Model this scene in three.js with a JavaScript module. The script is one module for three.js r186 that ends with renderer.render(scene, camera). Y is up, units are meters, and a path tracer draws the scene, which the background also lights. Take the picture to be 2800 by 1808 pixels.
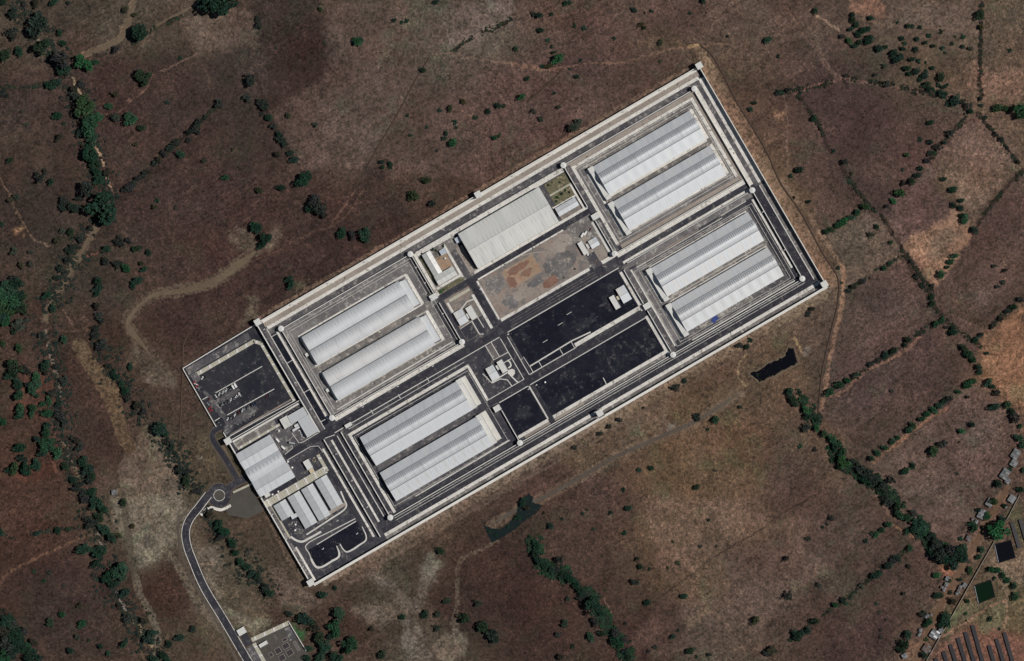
import * as THREE from 'three';
import { mergeGeometries, toCreasedNormals } from 'three/addons/utils/BufferGeometryUtils.js';

// ---------- camera, sky, sun, exposure ----------
const scene = new THREE.Scene();
const renderer = new THREE.WebGLRenderer({ antialias: true });
renderer.toneMapping = THREE.LinearToneMapping;
renderer.toneMappingExposure = 0.92;
renderer.shadowMap.enabled = true;
const CAM_H = 3000, SPAN_Z = 1808 * 0.4531;
const camera = new THREE.PerspectiveCamera(2 * Math.atan(SPAN_Z / 2 / CAM_H) * 180 / Math.PI, 1024 / 661, 10, 9000);
camera.position.set(0, CAM_H, 0); camera.up.set(0, 0, -1); camera.lookAt(0, 0, 0);
{ // clear dry-season sky
  const w = 128, h = 64, d = new Float32Array(w * h * 4);
  for (let j = 0; j < h; j++) { const e = Math.max(0, Math.sin(((j + .5) / h - .5) * Math.PI)), k = Math.pow(1 - e, 3);
    for (let i = 0; i < w; i++) d.set([.038 + .11 * k, .060 + .11 * k, .105 + .095 * k, 1], (j * w + i) * 4); }
  const t = new THREE.DataTexture(d, w, h, THREE.RGBAFormat, THREE.FloatType); t.mapping = THREE.EquirectangularReflectionMapping;
  t.magFilter = THREE.LinearFilter; t.needsUpdate = true; scene.background = t; scene.environment = t;
}
const sun = new THREE.DirectionalLight(new THREE.Color(1, .955, .9), 4.2);
const EL = 50 * Math.PI / 180, SD = [0.9920, -0.126];
sun.position.set(SD[0] * Math.cos(EL) * 2000, Math.sin(EL) * 2000, SD[1] * Math.cos(EL) * 2000);
sun.castShadow = true; Object.assign(sun.shadow.camera, { left: -800, right: 800, top: 700, bottom: -700, near: 100, far: 4000 }); sun.shadow.mapSize.set(4096, 4096);
scene.add(sun); scene.add(sun.target);

// ---------- site survey frame ----------
const S = 0.4531, ANG = 30.15 * Math.PI / 180, CU = Math.cos(ANG), SU = Math.sin(ANG);
const M = (x, y) => [(x - 1400) * S, (y - 904) * S];                       // map sheet units -> metres (east, south)
const T = (c, r) => (x, y) => M(c * 700 + x * 700 / 2385, r * 452 + y * 700 / 2385);   // 4 x 4 survey sheets
const P5 = (x, y) => M(620 + x * 240 / 2385, 1660 + y * 240 / 2385);       // treatment plant sheet
const L = (s, t) => [-694 * S + s * CU + t * SU, -23 * S - s * SU + t * CU];   // compound grid (metres along / across)
const toL = (X, Z) => { const dx = X + 694 * S, dz = Z + 23 * S; return [dx * CU - dz * SU, dx * SU + dz * CU]; };
let seed = 7; const rnd = () => { seed = (seed * 1664525 + 1013904223) >>> 0; return seed / 4294967296; };
const rr = (a, b) => a + (b - a) * rnd(), pick = a => a[Math.floor(rnd() * a.length)];

// ---------- naming ----------
const used = {};
function numbered(n) { const k = used[n] = (used[n] ?? -1) + 1; return k ? n + '_' + String(k).padStart(3, '0') : n; }
function tag(o, label, category, group) { o.userData.label = label; if (category) o.userData.category = category; if (group) o.userData.group = group; return o; }
function shade(o) { o.castShadow = true; o.receiveShadow = true; return o; }
function thing(name, label, category, [x, z], turn = 0, group, y = 0) {
  const g = new THREE.Group(); g.name = numbered(name); g.position.set(x, y, z); g.rotation.y = turn; tag(g, label, category, group); scene.add(g); return g;
}
function part(parent, name, geo, mat, pos, rot) {
  const m = shade(new THREE.Mesh(geo, mat)); m.name = name; if (pos) m.position.set(...pos); if (rot) m.rotation.set(...rot); parent.add(m); return m;
}
function dup(o, [x, z], turn, label, group) {
  const c = o.clone(); c.name = numbered(o.name.replace(/_\d{3}$/, '')); c.position.set(x, o.position.y, z); c.rotation.y = turn;
  c.userData = { ...o.userData }; if (label) c.userData.label = label; if (group) c.userData.group = group; scene.add(c); return c;
}
function struct(name, geo, mat, label, cat) { const m = shade(new THREE.Mesh(geo, mat)); m.name = numbered(name); m.userData.kind = 'structure'; if (label) m.userData.label = label; if (cat) m.userData.category = cat; scene.add(m); return m; }

// ---------- noise and materials ----------
const HASH = new Float32Array(65536); for (let i = 0; i < 65536; i++) HASH[i] = rnd();
const hs = (x, y, s) => HASH[((x * 7919 + y * 104729 + s * 31337) ^ (x * 131 + (y << 7))) & 65535];
function vn(x, y, p, s) { // value noise, wraps at period p (0: none)
  const xi = Math.floor(x), yi = Math.floor(y); let fx = x - xi, fy = y - yi; fx = fx * fx * (3 - 2 * fx); fy = fy * fy * (3 - 2 * fy);
  const w = p ? (v => ((v % p) + p) % p) : (v => v), a = w(xi), b = w(xi + 1), c = w(yi), d = w(yi + 1);
  const t0 = hs(a, c, s), t1 = hs(b, c, s), t2 = hs(a, d, s), t3 = hs(b, d, s);
  return (t0 + (t1 - t0) * fx) * (1 - fy) + (t2 + (t3 - t2) * fx) * fy;
}
const fbm = (u, v, p, s, n = 4) => { let a = .5, t = 0, w = 0; for (let i = 0; i < n; i++) { t += a * vn(u * p, v * p, p, s + i); w += a; a *= .55; p *= 2; } return t / w; };
const toS = v => { v = Math.min(1, Math.max(0, v)); return 255 * (v <= .0031308 ? v * 12.92 : 1.055 * Math.pow(v, 1 / 2.4) - .055); };
const toLin = v => { v /= 255; return v <= .04045 ? v / 12.92 : Math.pow((v + .055) / 1.055, 2.4); };
function tile(size, metres, fn) {
  const d = new Uint8Array(size * size * 4);
  for (let j = 0; j < size; j++) for (let i = 0; i < size; i++) { const c = fn((i + .5) / size, (j + .5) / size), k = (j * size + i) * 4; d[k] = toS(c[0]); d[k + 1] = toS(c[1]); d[k + 2] = toS(c[2]); d[k + 3] = 255; }
  const t = new THREE.DataTexture(d, size, size); t.colorSpace = THREE.SRGBColorSpace; t.wrapS = t.wrapT = THREE.RepeatWrapping; t.magFilter = THREE.LinearFilter; t.minFilter = THREE.LinearMipmapLinearFilter; t.generateMipmaps = true;
  t.repeat.set(1 / metres, 1 / metres); t.needsUpdate = true; return t;
}
const mix = (a, b, t) => [a[0] + (b[0] - a[0]) * t, a[1] + (b[1] - a[1]) * t, a[2] + (b[2] - a[2]) * t];
const cl = (x, a = 0, b = 1) => Math.min(b, Math.max(a, x)), sm = (a, b, x) => { x = cl((x - a) / (b - a)); return x * x * (3 - 2 * x); };
const mul = (c, k) => [c[0] * k, c[1] * k, c[2] * k];
const mat = (map, rough = 1, metal = 0) => new THREE.MeshPhysicalMaterial({ map, roughness: rough, metalness: metal, specularIntensity: rough === 1 ? .2 : 1 });
const plain = (r, g, b, rough = .8, metal = 0) => new THREE.MeshStandardMaterial({ color: new THREE.Color().setRGB(r, g, b), roughness: rough, metalness: metal });
// mottled ground covers: a = base, b = second tone, dust, amounts
const mottled = (a, b, c, s, k1, k2, grain) => tile(512, 150, (u, v) => {
  const n1 = fbm(u, v, 6, s, 5), n2 = fbm(u, v, 30, s + 9, 4), n3 = vn(u * 512, v * 512, 512, s + 20), n4 = fbm(u, v, 90, s + 30, 3);
  let col = mix(a, b, sm(.5 - k1, .5 + k1, n1 * .6 + n2 * .4)); col = mix(col, c, sm(k2, k2 + .2, n2 * .55 + n4 * .45));
  return mul(col, 1 + grain * (n3 - .5) + grain * (n4 - .5));
});
const X = {
  asphalt: mat(mottled([.068, .065, .074], [.12, .113, .117], [.25, .236, .22], 1, .2, .54, .4)),
  road: mat(mottled([.029, .029, .038], [.047, .046, .055], [.11, .104, .10], 2, .2, .575, .35)),
  black: mat(mottled([.0095, .0105, .018], [.0175, .0185, .028], [.06, .058, .062], 3, .2, .6, .45)),
  dark: mat(mottled([.036, .037, .048], [.068, .066, .074], [.17, .16, .145], 4, .2, .565, .45)),
  grey: mat(mottled([.13, .12, .116], [.21, .195, .182], [.37, .35, .315], 5, .18, .53, .5)),
  yardgrey: mat(mottled([.125, .118, .12], [.19, .18, .178], [.32, .305, .285], 18, .2, .55, .35)),
  ashgrey: mat(mottled([.115, .11, .11], [.19, .178, .17], [.29, .25, .215], 24, .16, .55, .6)), redsoil: mat(mottled([.19, .105, .08], [.25, .15, .11], [.15, .12, .10], 25, .16, .54, .5)),
  ash: mat(mottled([.014, .015, .023], [.030, .031, .040], [.075, .073, .074], 19, .2, .55, .5)),
  lot: mat(mottled([.021, .0225, .031], [.036, .036, .043], [.10, .097, .097], 6, .2, .59, .35)),
  conc: mat(mottled([.55, .53, .49], [.67, .65, .605], [.26, .24, .21], 7, .2, .54, .5)),
  clean: mat(mottled([.53, .515, .48], [.62, .605, .565], [.36, .34, .30], 8, .22, .64, .16)),
  slab: mat(mottled([.36, .345, .275], [.46, .44, .36], [.27, .24, .18], 9, .22, .62, .2)),
  dirt: mat(mottled([.25, .215, .185], [.32, .28, .245], [.14, .112, .092], 10, .22, .6, .25)),
  field: mat(mottled([.17, .155, .145], [.27, .225, .195], [.22, .13, .10], 11, .12, .57, .5)),
  sand: mat(mottled([.33, .235, .17], [.27, .205, .145], [.34, .17, .105], 12, .16, .53, .35)),
  scrubland: mat(mottled([.15, .135, .085], [.085, .09, .052], [.27, .22, .155], 13, .2, .55, .5)),
  gravelpad: mat(mottled([.072, .066, .058], [.088, .08, .07], [.05, .045, .042], 14, .2, .6, .2)),
  track: mat(mottled([.115, .085, .058], [.15, .115, .08], [.075, .052, .038], 15, .22, .58, .25)),
  redtrack: mat(mottled([.12, .072, .045], [.155, .098, .066], [.08, .05, .035], 16, .22, .6, .25)),
  greyTrack: mat(mottled([.085, .07, .057], [.11, .092, .075], [.06, .047, .038], 17, .22, .58, .25)),
};
const roofMap = (a, s, stain) => tile(512, 64, (u, v) => { // u across the slope, v along the building
  const band = vn(0, v * 64, 64, s), st = vn(u * 6, v * 200, 200, s + 1), lo = fbm(u, v, 4, s + 2, 4), fi = vn(u * 300, v * 300, 300, s + 3);
  const k = 1 - .05 * band - stain * sm(.45, .9, st * .5 + lo * .5) - .05 * (fi - .5); return mul(a, k);
});
const R = {
  white: mat(roofMap([.635, .658, .678], 40, .2), .56, .36), white2: mat(roofMap([.62, .644, .664], 44, .26), .58, .36), white3: mat(roofMap([.65, .668, .684], 48, .18), .54, .36), white4: mat(roofMap([.64, .652, .66], 80, .3), .58, .36), white5: mat(roofMap([.61, .632, .656], 84, .34), .6, .36), white6: mat(roofMap([.645, .65, .65], 88, .24), .56, .36),
  cream: mat(roofMap([.60, .605, .575], 52, .25), .55, .15), cream2: mat(roofMap([.56, .57, .55], 53, .3), .55, .15), cream3: mat(roofMap([.63, .635, .61], 54, .2), .55, .15), grey: mat(roofMap([.50, .52, .535], 56, .2), .5, .2), flat: mat(roofMap([.60, .60, .575], 60, .2), .8, 0),
  shedlight: mat(roofMap([.53, .55, .56], 57, .2), .5, .2), blue: mat(roofMap([.50, .56, .64], 64, .2), .45, .4), tin: mat(roofMap([.105, .108, .11], 68, .45), .8, .05), tin2: mat(roofMap([.185, .19, .195], 76, .4), .8, .05), rust: mat(roofMap([.12, .072, .055], 72, .5), .9, 0),
};
const V = {
  wall: plain(.62, .61, .57, .9), coping: plain(.66, .65, .62, .9), trim: plain(.30, .31, .33, .7), gutter: plain(.16, .17, .19, .6, .2), glass: plain(.02, .025, .03, .12), door: plain(.12, .13, .15, .6, .3),
  steel: plain(.45, .46, .47, .45, .7), lamp: plain(.75, .75, .74, .5), rubber: plain(.012, .012, .013, .9), vent: plain(.27, .29, .31, .6, .2), ventW: plain(.80, .81, .82, .45, .3), beige: plain(.50, .42, .27, .8), mud: plain(.12, .085, .06, 1),
  trunk: plain(.06, .048, .038, 1), panel: new THREE.MeshPhysicalMaterial({ color: new THREE.Color().setRGB(.008, .0072, .0115), roughness: .3, specularIntensity: .4 }), liner: plain(.014, .015, .016, .5), earth: plain(.06, .038, .027, 1), line: plain(.60, .59, .55, .9), blueTarp: plain(.025, .05, .20, .8), rubble: plain(.48, .46, .43, 1), tanWall: plain(.26, .225, .185, .9),
};

// ---------- geometry helpers ----------
function polyGeo(pts, y) { // flat sheet from world [X,Z] points, uv in metres
  const g = new THREE.ShapeGeometry(new THREE.Shape(pts.map(p => new THREE.Vector2(p[0], -p[1])))); g.rotateX(-Math.PI / 2); g.translate(0, y, 0);
  const p = g.attributes.position, uv = g.attributes.uv; for (let i = 0; i < p.count; i++) uv.setXY(i, p.getX(i), p.getZ(i)); return g;
}
function smooth(pts, n, closed) { return new THREE.CatmullRomCurve3(pts.map(p => new THREE.Vector3(p[0], 0, p[1])), closed, 'centripetal').getPoints(n); }
function ribbonGeo(pts, w, y, o = {}) { // strip of width w (number or function of 0..1) along points; o.h gives it thickness
  const c = o.straight ? pts.map(p => new THREE.Vector3(p[0], 0, p[1])) : smooth(pts, o.n ?? pts.length * 10, o.closed), pos = [], uv = [], idx = []; let len = 0;
  for (let i = 0; i < c.length; i++) {
    const a = c[Math.max(0, i - 1)], b = c[Math.min(c.length - 1, i + 1)], dx = b.x - a.x, dz = b.z - a.z, q = Math.hypot(dx, dz) || 1;
    if (i) len += c[i].distanceTo(c[i - 1]);
    let ww = (typeof w === 'function' ? w(i / (c.length - 1)) : w) / 2; const rg = o.rag ?? 0, l = ww * (1 + rg * (rnd() - .5) * 2), r = ww * (1 + rg * (rnd() - .5) * 2), h = o.h ?? 0;
    const A = [c[i].x + dz / q * l, c[i].z - dx / q * l], B = [c[i].x - dz / q * r, c[i].z + dx / q * r];
    if (o.crown) { pos.push(A[0], y, A[1], c[i].x, y + o.crown, c[i].z, B[0], y, B[1]); uv.push(A[0], A[1], c[i].x, c[i].z, B[0], B[1]); }
    else if (h) { pos.push(A[0], y, A[1], A[0], y + h, A[1], B[0], y + h, B[1], B[0], y, B[1]); uv.push(A[0], A[1], A[0], A[1], B[0], B[1], B[0], B[1]); }
    else { pos.push(A[0], y, A[1], B[0], y, B[1]); uv.push(A[0], A[1], B[0], B[1]); }
  }
  const k = o.crown ? 3 : o.h ? 4 : 2;
  for (let i = 0; i + 1 < c.length; i++) for (let j = 0; j + 1 < k; j++) { const a = i * k + j, b = a + 1, d = a + k, e = d + 1; idx.push(a, b, d, b, e, d); }
  let g = new THREE.BufferGeometry(); g.setAttribute('position', new THREE.Float32BufferAttribute(pos, 3)); g.setAttribute('uv', new THREE.Float32BufferAttribute(uv, 2)); g.setIndex(idx);
  if (o.h || o.crown) g = g.toNonIndexed(); g.computeVertexNormals(); return g;
}
const rectP = (s0, s1, t0, t1) => [L(s0, t0), L(s1, t0), L(s1, t1), L(s0, t1)];
const LV = { base: .03, yard: .06, strip: .09, road: .12, mark: .15 }; const lvn = {};
function sheet(name, lv, m, s0, s1, t0, t1, label) { lvn[lv] = (lvn[lv] ?? 0) + 1; return struct(name, polyGeo(rectP(s0, s1, t0, t1), LV[lv] + (lvn[lv] % 6) * .004), m, label); }
function kerbRun(name, pts, w, h = .18, m = X.clean, o = {}) { return struct(name, ribbonGeo(pts.map(p => L(...p)), w, .03, { h: h + .1, straight: true, ...o }), m); }
const prism = (prof, depth, crease) => { // closed profile [[t,y]...] extruded along +s
  let g = new THREE.ExtrudeGeometry(new THREE.Shape(prof.map(p => new THREE.Vector2(-p[0], p[1]))), { depth, bevelEnabled: false }); g.rotateY(Math.PI / 2);
  if (crease) g = toCreasedNormals(g, crease); return g;
};
const box = (w, h, d) => new THREE.BoxGeometry(w, h, d);
const boxM = (w, h, d) => { const g = box(w, h, d), p = g.attributes.position, uv = g.attributes.uv; for (let i = 0; i < p.count; i++) uv.setXY(i, p.getZ(i) + p.getY(i), p.getX(i)); return g; };

// ---------- the ground: one sheet, soil colours surveyed field by field ----------
const GW = 2048, GH = 1344, GX = 1320, GZ = 1320 * GH / GW;
const gpx = (X_, Z_) => [(X_ / GX + .5) * GW, (Z_ / GZ + .5) * GH];
{
  // soil colour samples (map x, map y, sRGB)
  const soil = [[60,50,68,58,50],[350,90,72,62,54],[560,80,78,66,56],[300,250,60,45,42],[500,260,66,52,48],[100,300,62,50,46],[100,420,66,52,46],[740,60,58,48,44],[840,150,54,39,37],[640,200,62,52,48],[1000,90,80,67,58],[1280,70,87,76,68],[1000,260,80,67,61],[1150,400,82,67,59],[900,420,78,64,58],[1500,40,80,63,56],[1600,150,79,60,56],[1850,60,82,65,60],[2050,50,86,70,62],[1500,330,77,58,53],[1700,280,78,60,53],[1850,130,82,66,54],[2000,200,80,62,52],[2300,60,82,68,60],[2550,60,90,75,65],[2750,60,82,69,58],[2760,250,93,76,64],[2250,200,74,57,54],[2360,340,75,56,54],[2480,430,80,60,56],[2650,420,84,66,58],[2530,200,84,70,58],
    [100,600,58,47,43],[400,560,58,45,42],[620,600,60,45,43],[600,750,64,45,42],[350,800,66,54,48],[200,700,62,53,46],[480,900,66,48,44],[850,540,60,46,42],[1000,560,62,46,42],[800,760,58,42,40],[1250,560,70,54,46],[930,660,60,43,41],[2130,560,98,78,61],[2200,720,98,78,62],[2260,560,80,63,56],[2300,500,76,59,55],[2300,690,76,66,56],[2280,850,84,68,60],[2420,860,82,66,61],[2640,500,94,77,61],[2750,640,82,64,58],[2720,760,86,70,58],[2650,860,80,63,54],[2480,520,82,63,58],
    [60,1050,66,50,44],[60,1280,66,47,39],[260,960,62,46,40],[220,1050,64,48,43],[270,1200,66,50,45],[400,980,72,58,50],[480,1120,68,54,48],[430,1280,76,66,55],[560,1280,74,64,52],[1560,1200,88,73,58],[1700,1200,82,66,55],[1850,1130,92,74,58],[1850,1300,94,72,55],[2000,1250,91,71,56],[1480,1290,76,58,52],[1620,1350,72,54,50],[2150,1000,86,70,57],[2350,1080,76,60,57],[2520,960,78,60,57],[2600,1150,78,63,58],[2750,980,112,82,60],[2250,1200,82,66,55],[2450,1250,86,70,60],[2640,1300,76,60,56],[2150,1330,77,60,54],[2050,1400,96,74,58],
    [100,1450,69,48,40],[200,1620,58,44,41],[420,1440,90,82,69],[460,1620,62,44,38],[640,1470,72,60,50],[620,1560,80,70,58],[640,1680,84,72,60],[780,1700,66,52,45],[950,1680,66,50,44],[1050,1600,76,68,58],[1260,1680,58,42,38],[1330,1560,62,45,41],[1200,1760,78,70,60],[960,1500,78,63,52],[1150,1440,74,60,50],[1450,1640,58,42,38],[1600,1520,70,54,48],[1820,1460,94,76,59],[1900,1560,90,73,58],[1950,1720,80,67,59],[1720,1760,60,44,40],[2080,1600,80,65,58],[1600,1700,64,48,43],[2300,1470,77,63,57],[2200,1620,76,60,54],[2450,1560,76,60,54],[2380,1740,66,50,48],[2640,1450,78,62,54],[2500,1720,80,65,56],[2730,1560,92,78,64],[2740,1680,84,74,56],[2700,1760,106,72,54],[700,1320,70,56,48]];
  const cw = 160, ch = 105, coarse = new Float32Array(cw * ch * 3);
  for (let j = 0; j < ch; j++) for (let i = 0; i < cw; i++) { const mx = i / (cw - 1) * 2912 - 56, my = j / (ch - 1) * 1911 - 51; let w = 0, c = [0, 0, 0];
    for (const q of soil) { const d = (mx - q[0]) ** 2 + (my - q[1]) ** 2, k = 1 / (d + 900) ** 1.7; w += k; for (let a = 0; a < 3; a++) c[a] += k * toLin(q[2 + a]); }
    for (let a = 0; a < 3; a++) coarse[(j * cw + i) * 3 + a] = c[a] / w; }
  const cv = document.createElement('canvas'); cv.width = GW; cv.height = GH; const g2 = cv.getContext('2d'); g2.lineCap = 'round'; g2.lineJoin = 'round'; const cv1 = document.createElement('canvas'); cv1.width = GW; cv1.height = GH; const g1 = cv1.getContext('2d');
  const rgba = (c, a) => { const k = cl((c[0] + c[1] + c[2] - 180) / 30); return `rgba(${c[0] + 9 * k},${c[1] + 7 * k},${c[2] + 10 * k},${Math.min(1, a * (1 + .25 * k))})`; };
  const area = (f, pts, c, a) => { g1.fillStyle = rgba(c, a); g1.beginPath(); pts.forEach((p, i) => { const q = gpx(...f(...p)); i ? g1.lineTo(...q) : g1.moveTo(...q); }); g1.closePath(); g1.fill(); };
  const path = (f, pts, c, a, w) => { const cs = smooth(pts.map(p => f(...p)), pts.length * 8); g2.strokeStyle = rgba(c, a); g2.lineWidth = w / GX * GW; g2.beginPath(); cs.forEach((p, i) => { const q = gpx(p.x, p.z); i ? g2.lineTo(...q) : g2.moveTo(...q); }); g2.stroke(); };
  // ploughed, burnt and stubble fields with edges of their own
  area(T(1, 0), [[150,0],[470,0],[500,200],[640,740],[330,930],[180,1020],[60,960],[120,600]], [52,38,36], .42);
  area(T(0, 0), [[1690,190],[2200,60],[2400,150],[2400,450],[1830,480]], [84,72,60], .45);
  area(T(1, 0), [[1680,60],[2060,0],[2385,0],[2385,190],[1830,480]], [88,77,69], .6);
  area(T(3, 0), [[800,0],[1030,0],[1060,160],[805,130]], [106,78,61], .8);
  area(T(3, 0), [[2000,660],[2385,560],[2385,960],[2010,930]], [96,76,62], .55);
  area(T(3, 0), [[1900,1060],[2000,1050],[2385,1540],[1510,1540]], [86,67,57], .45); area(T(3, 0), [[1990,0],[2330,0],[2280,690],[2000,660]], [84,70,56], .3);
  area(T(3, 1), [[1085,470],[1500,200],[1620,330],[1760,420],[1280,720]], [84,63,58], .6);
  area(T(3, 1), [[1285,740],[1760,410],[1900,640],[1560,1110],[1480,1100]], [112,86,66], .85); area(T(3, 1), [[1540,650],[1780,580],[1830,640],[1500,880],[1450,820]], [88,74,60], .6);
  area(T(3, 1), [[1700,120],[1860,0],[2300,0],[1950,470],[1860,420]], [98,82,64], .5);
  area(T(3, 1), [[2050,860],[2240,960],[2240,1200],[1990,1330],[1900,1000]], [96,80,66], .4);
  area(T(3, 1), [[2120,1540],[2385,1280],[2385,1540]], [114,82,58], .8);
  area(T(3, 2), [[2040,0],[2385,0],[2385,800],[2180,560],[1920,160]], [112,82,60], .55);
  area(T(2, 3), [[1240,0],[2385,0],[2385,260],[1480,820],[1330,700]], [90,72,58], .3); area(T(2, 3), [[1620,1190],[1830,980],[1840,1090],[1640,1220]], [104,84,62], .5);
  area(T(2, 3), [[1080,1180],[1500,930],[1620,1230],[1280,1480],[1130,1500]], [56,41,38], .5);
  area(T(2, 3), [[0,900],[400,740],[700,1100],[600,1540],[0,1540]], [56,40,37], .35);
  const SRC = (x, y) => M(x, y); // the larger field parcels
  area(SRC, [[2172,256],[2320,218],[2600,268],[2640,300],[2545,440],[2420,590],[2330,470],[2190,290]], [70,53,51], 0.42); area(SRC, [[2420,590],[2545,445],[2590,470],[2470,560],[2478,660]], [84,66,60], 0.42); area(SRC, [[2110,230],[2165,262],[2330,500],[2395,570],[2250,645],[2200,540]], [74,58,53], 0.36); area(SRC, [[2250,650],[2370,580],[2480,700],[2310,800],[2290,760]], [82,72,60], 0.36); area(SRC, [[2310,810],[2480,710],[2560,800],[2640,890],[2490,930],[2270,1075],[2290,930]], [78,62,57], 0.39); area(SRC, [[2275,1080],[2500,935],[2650,895],[2690,1010],[2560,1110],[2370,1262],[2240,1130]], [72,57,54], 0.42); area(SRC, [[2385,1270],[2680,1030],[2790,1160],[2640,1480],[2520,1440],[2440,1330]], [84,68,60], 0.33); area(SRC, [[2660,640],[2800,470],[2800,800],[2720,880],[2560,790],[2590,740]], [78,60,56], 0.39); area(SRC, [[2660,640],[2560,445],[2690,310],[2800,450],[2700,560]], [90,74,61], 0.33); area(SRC, [[2690,20],[2800,20],[2800,190],[2692,195]], [80,67,56], 0.36); area(SRC, [[2420,20],[2680,0],[2680,95],[2420,80]], [92,77,67], 0.36);
  area(SRC, [[2470,1420],[2640,1540],[2560,1690],[2380,1808],[2200,1808],[2400,1560]], [70,55,51], 0.30); area(SRC, [[1750,1370],[2050,1360],[2130,1430],[1840,1600],[1790,1540]], [94,76,60], 0.24); area(SRC, [[1840,1610],[2140,1420],[2260,1400],[2340,1500],[2100,1690],[1800,1808],[1720,1760]], [84,68,58], 0.30);
  area(SRC, [[215,250],[330,160],[490,90],[540,140],[700,260],[600,290],[345,510],[290,480],[240,330]], [60,44,42], 0.36); area(SRC, [[350,520],[610,290],[712,290],[800,440],[850,600],[700,640],[520,660],[400,620]], [62,47,44], 0.33); area(SRC, [[890,10],[1190,20],[1235,145],[1180,160],[1010,450],[830,470],[730,300],[890,220]], [82,69,61], 0.30); area(SRC, [[1190,165],[1600,170],[1900,130],[1880,170],[1310,500],[1030,450]], [82,63,57], 0.30); area(SRC, [[1000,470],[1300,505],[760,830],[700,790],[860,600]], [58,42,40], 0.30); area(SRC, [[380,640],[690,640],[700,880],[500,990],[410,880],[360,800]], [64,46,42], 0.30);
  area(SRC, [[0,1070],[130,1000],[150,1180],[0,1190]], [70,54,46], 0.30); area(SRC, [[0,1190],[150,1180],[240,1440],[0,1480]], [66,48,42], 0.36); area(SRC, [[0,1490],[230,1450],[330,1650],[360,1808],[140,1808],[60,1660],[0,1640]], [60,45,41], 0.36); area(SRC, [[1090,1560],[1240,1480],[1430,1490],[1480,1560],[1600,1700],[1560,1808],[1300,1808],[1240,1700]], [60,43,40], 0.30);
  // banks and bare verges round the compound
  const LL = (s, t) => L(s, t);
  path(LL, [[635,4],[636,150],[636,312]], [106,84,64], .7, 9); path(LL, [[642,-16],[642,160],[641,316]], [98,78,60], .55, 12); path(LL, [[-90,320.5],[250,320.5],[630,319]], [102,88,74], .8, 7); path(LL, [[5,-4],[300,-4],[628,-4]], [88,70,56], .7, 6);
  path(LL, [[-60,330],[200,330],[600,330]], [86,72,58], .4, 16);
  area(T(0, 1), [[2120,640],[2300,620],[2385,700],[2385,860],[2150,760]], [76,66,54], .7); area(T(1, 1), [[110,690],[230,560],[260,640],[160,740],[40,830]], [78,68,56], .7); area(T(1, 1), [[370,1080],[520,1040],[480,1180],[380,1200]], [74,63,52], .6);
  area(T(0, 1), [[2280,1180],[2385,1200],[2385,1420],[2290,1460],[2230,1540],[2320,1300]], [78,68,55], .7);
  // worn and spread ground along the tracks
  path(T(0, 2), [[740,140],[860,330],[980,560],[1080,750],[1130,950],[1200,1080]], [80,66,48], .75, 18); path(T(0, 2), [[960,340],[1060,520],[1110,700]], [82,67,48], .8, 9);
  area(T(0, 2), [[1230,30],[1420,220],[1640,420],[1650,520],[1400,520],[1250,200]], [80,70,58], .55); area(T(0, 2), [[1200,1080],[1420,880],[1500,1000],[1600,1300],[1720,1540],[1100,1540],[1150,1200]], [80,70,57], .55);
  area(T(0, 3), [[1000,60],[1700,0],[1740,200],[1700,380],[1560,520],[1420,640],[1300,640],[1180,400],[1030,200]], [92,85,72], .6); path(T(0, 3), [[1140,20],[1180,300],[1240,640],[1300,900],[1420,1150],[1470,1300],[1440,1500]], [76,68,56], .75, 9);
  area(T(0, 3), [[1340,390],[1450,380],[1440,480],[1370,500]], [66,62,60], .7); area(T(0, 3), [[1780,440],[2080,500],[2120,640],[1990,720],[2080,1000],[2385,1230],[2240,1260],[1960,900]], [88,78,65], .6);
  path(T(0, 3), [[1560,540],[1700,720],[1830,980],[2050,1240]], [84,74,60], .5, 10); path(T(0, 3), [[30,760],[300,600],[560,490],[800,370]], [82,62,48], .7, 3.2); path(T(0, 3), [[40,430],[120,620],[40,760],[0,880]], [80,60,48], .5, 1.8);
  area(T(1, 3), [[1030,640],[1180,760],[1420,980],[1500,900],[1530,680],[1650,480],[1720,640],[1620,900],[1500,1060],[1400,1060],[1100,820]], [80,73,62], .7); area(T(1, 3), [[860,1000],[1280,1000],[1340,1080],[1200,1220],[1060,1170]], [82,73,60], .5);
  area(T(1, 3), [[1400,1080],[1480,1140],[1600,1420],[1700,1540],[1420,1540],[1360,1350]], [80,74,64], .7); area(T(1, 3), [[1860,1180],[1960,1280],[2000,1420],[1900,1540],[1720,1540],[1640,1400]], [92,82,68], .7);
  area(T(2, 2), [[1130,560],[1420,540],[1500,700],[1420,860],[1280,1000],[1060,1020]], [88,75,60], .45); area(T(2, 2), [[1400,870],[1500,850],[1480,960],[1390,960]], [96,90,82], .6);
  area(T(3, 2), [[330,170],[400,130],[420,180],[350,220]], [104,96,88], .6);
  path(T(3, 2), [[250,60],[320,190]], [112,94,66], .8, 2); path(T(2, 2), [[2190,200],[2100,380],[2170,520]], [112,94,68], .7, 2);
  path(T(1, 3), [[1430,1060],[1460,1250],[1600,1400],[1700,1540]], [70,62,54], .7, 5);
  area(T(3, 3), [[2020,640],[2385,480],[2385,1080],[2240,1000],[2100,700]], [98,84,68], .6); area(T(3, 3), [[1740,1060],[1850,960],[1950,1020],[2210,980],[2230,1250],[2000,1320],[1930,1170],[1560,1380]], [80,76,54], .7);
  area(T(3, 3), [[1500,1540],[1560,1390],[1890,1190],[2000,1330],[2210,1250],[2290,1340],[2385,1300],[2385,1600],[1480,1600]], [96,68,54], .75); area(T(3, 3), [[2230,150],[2385,30],[2385,480],[2300,300]], [72,72,52], .7);
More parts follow.
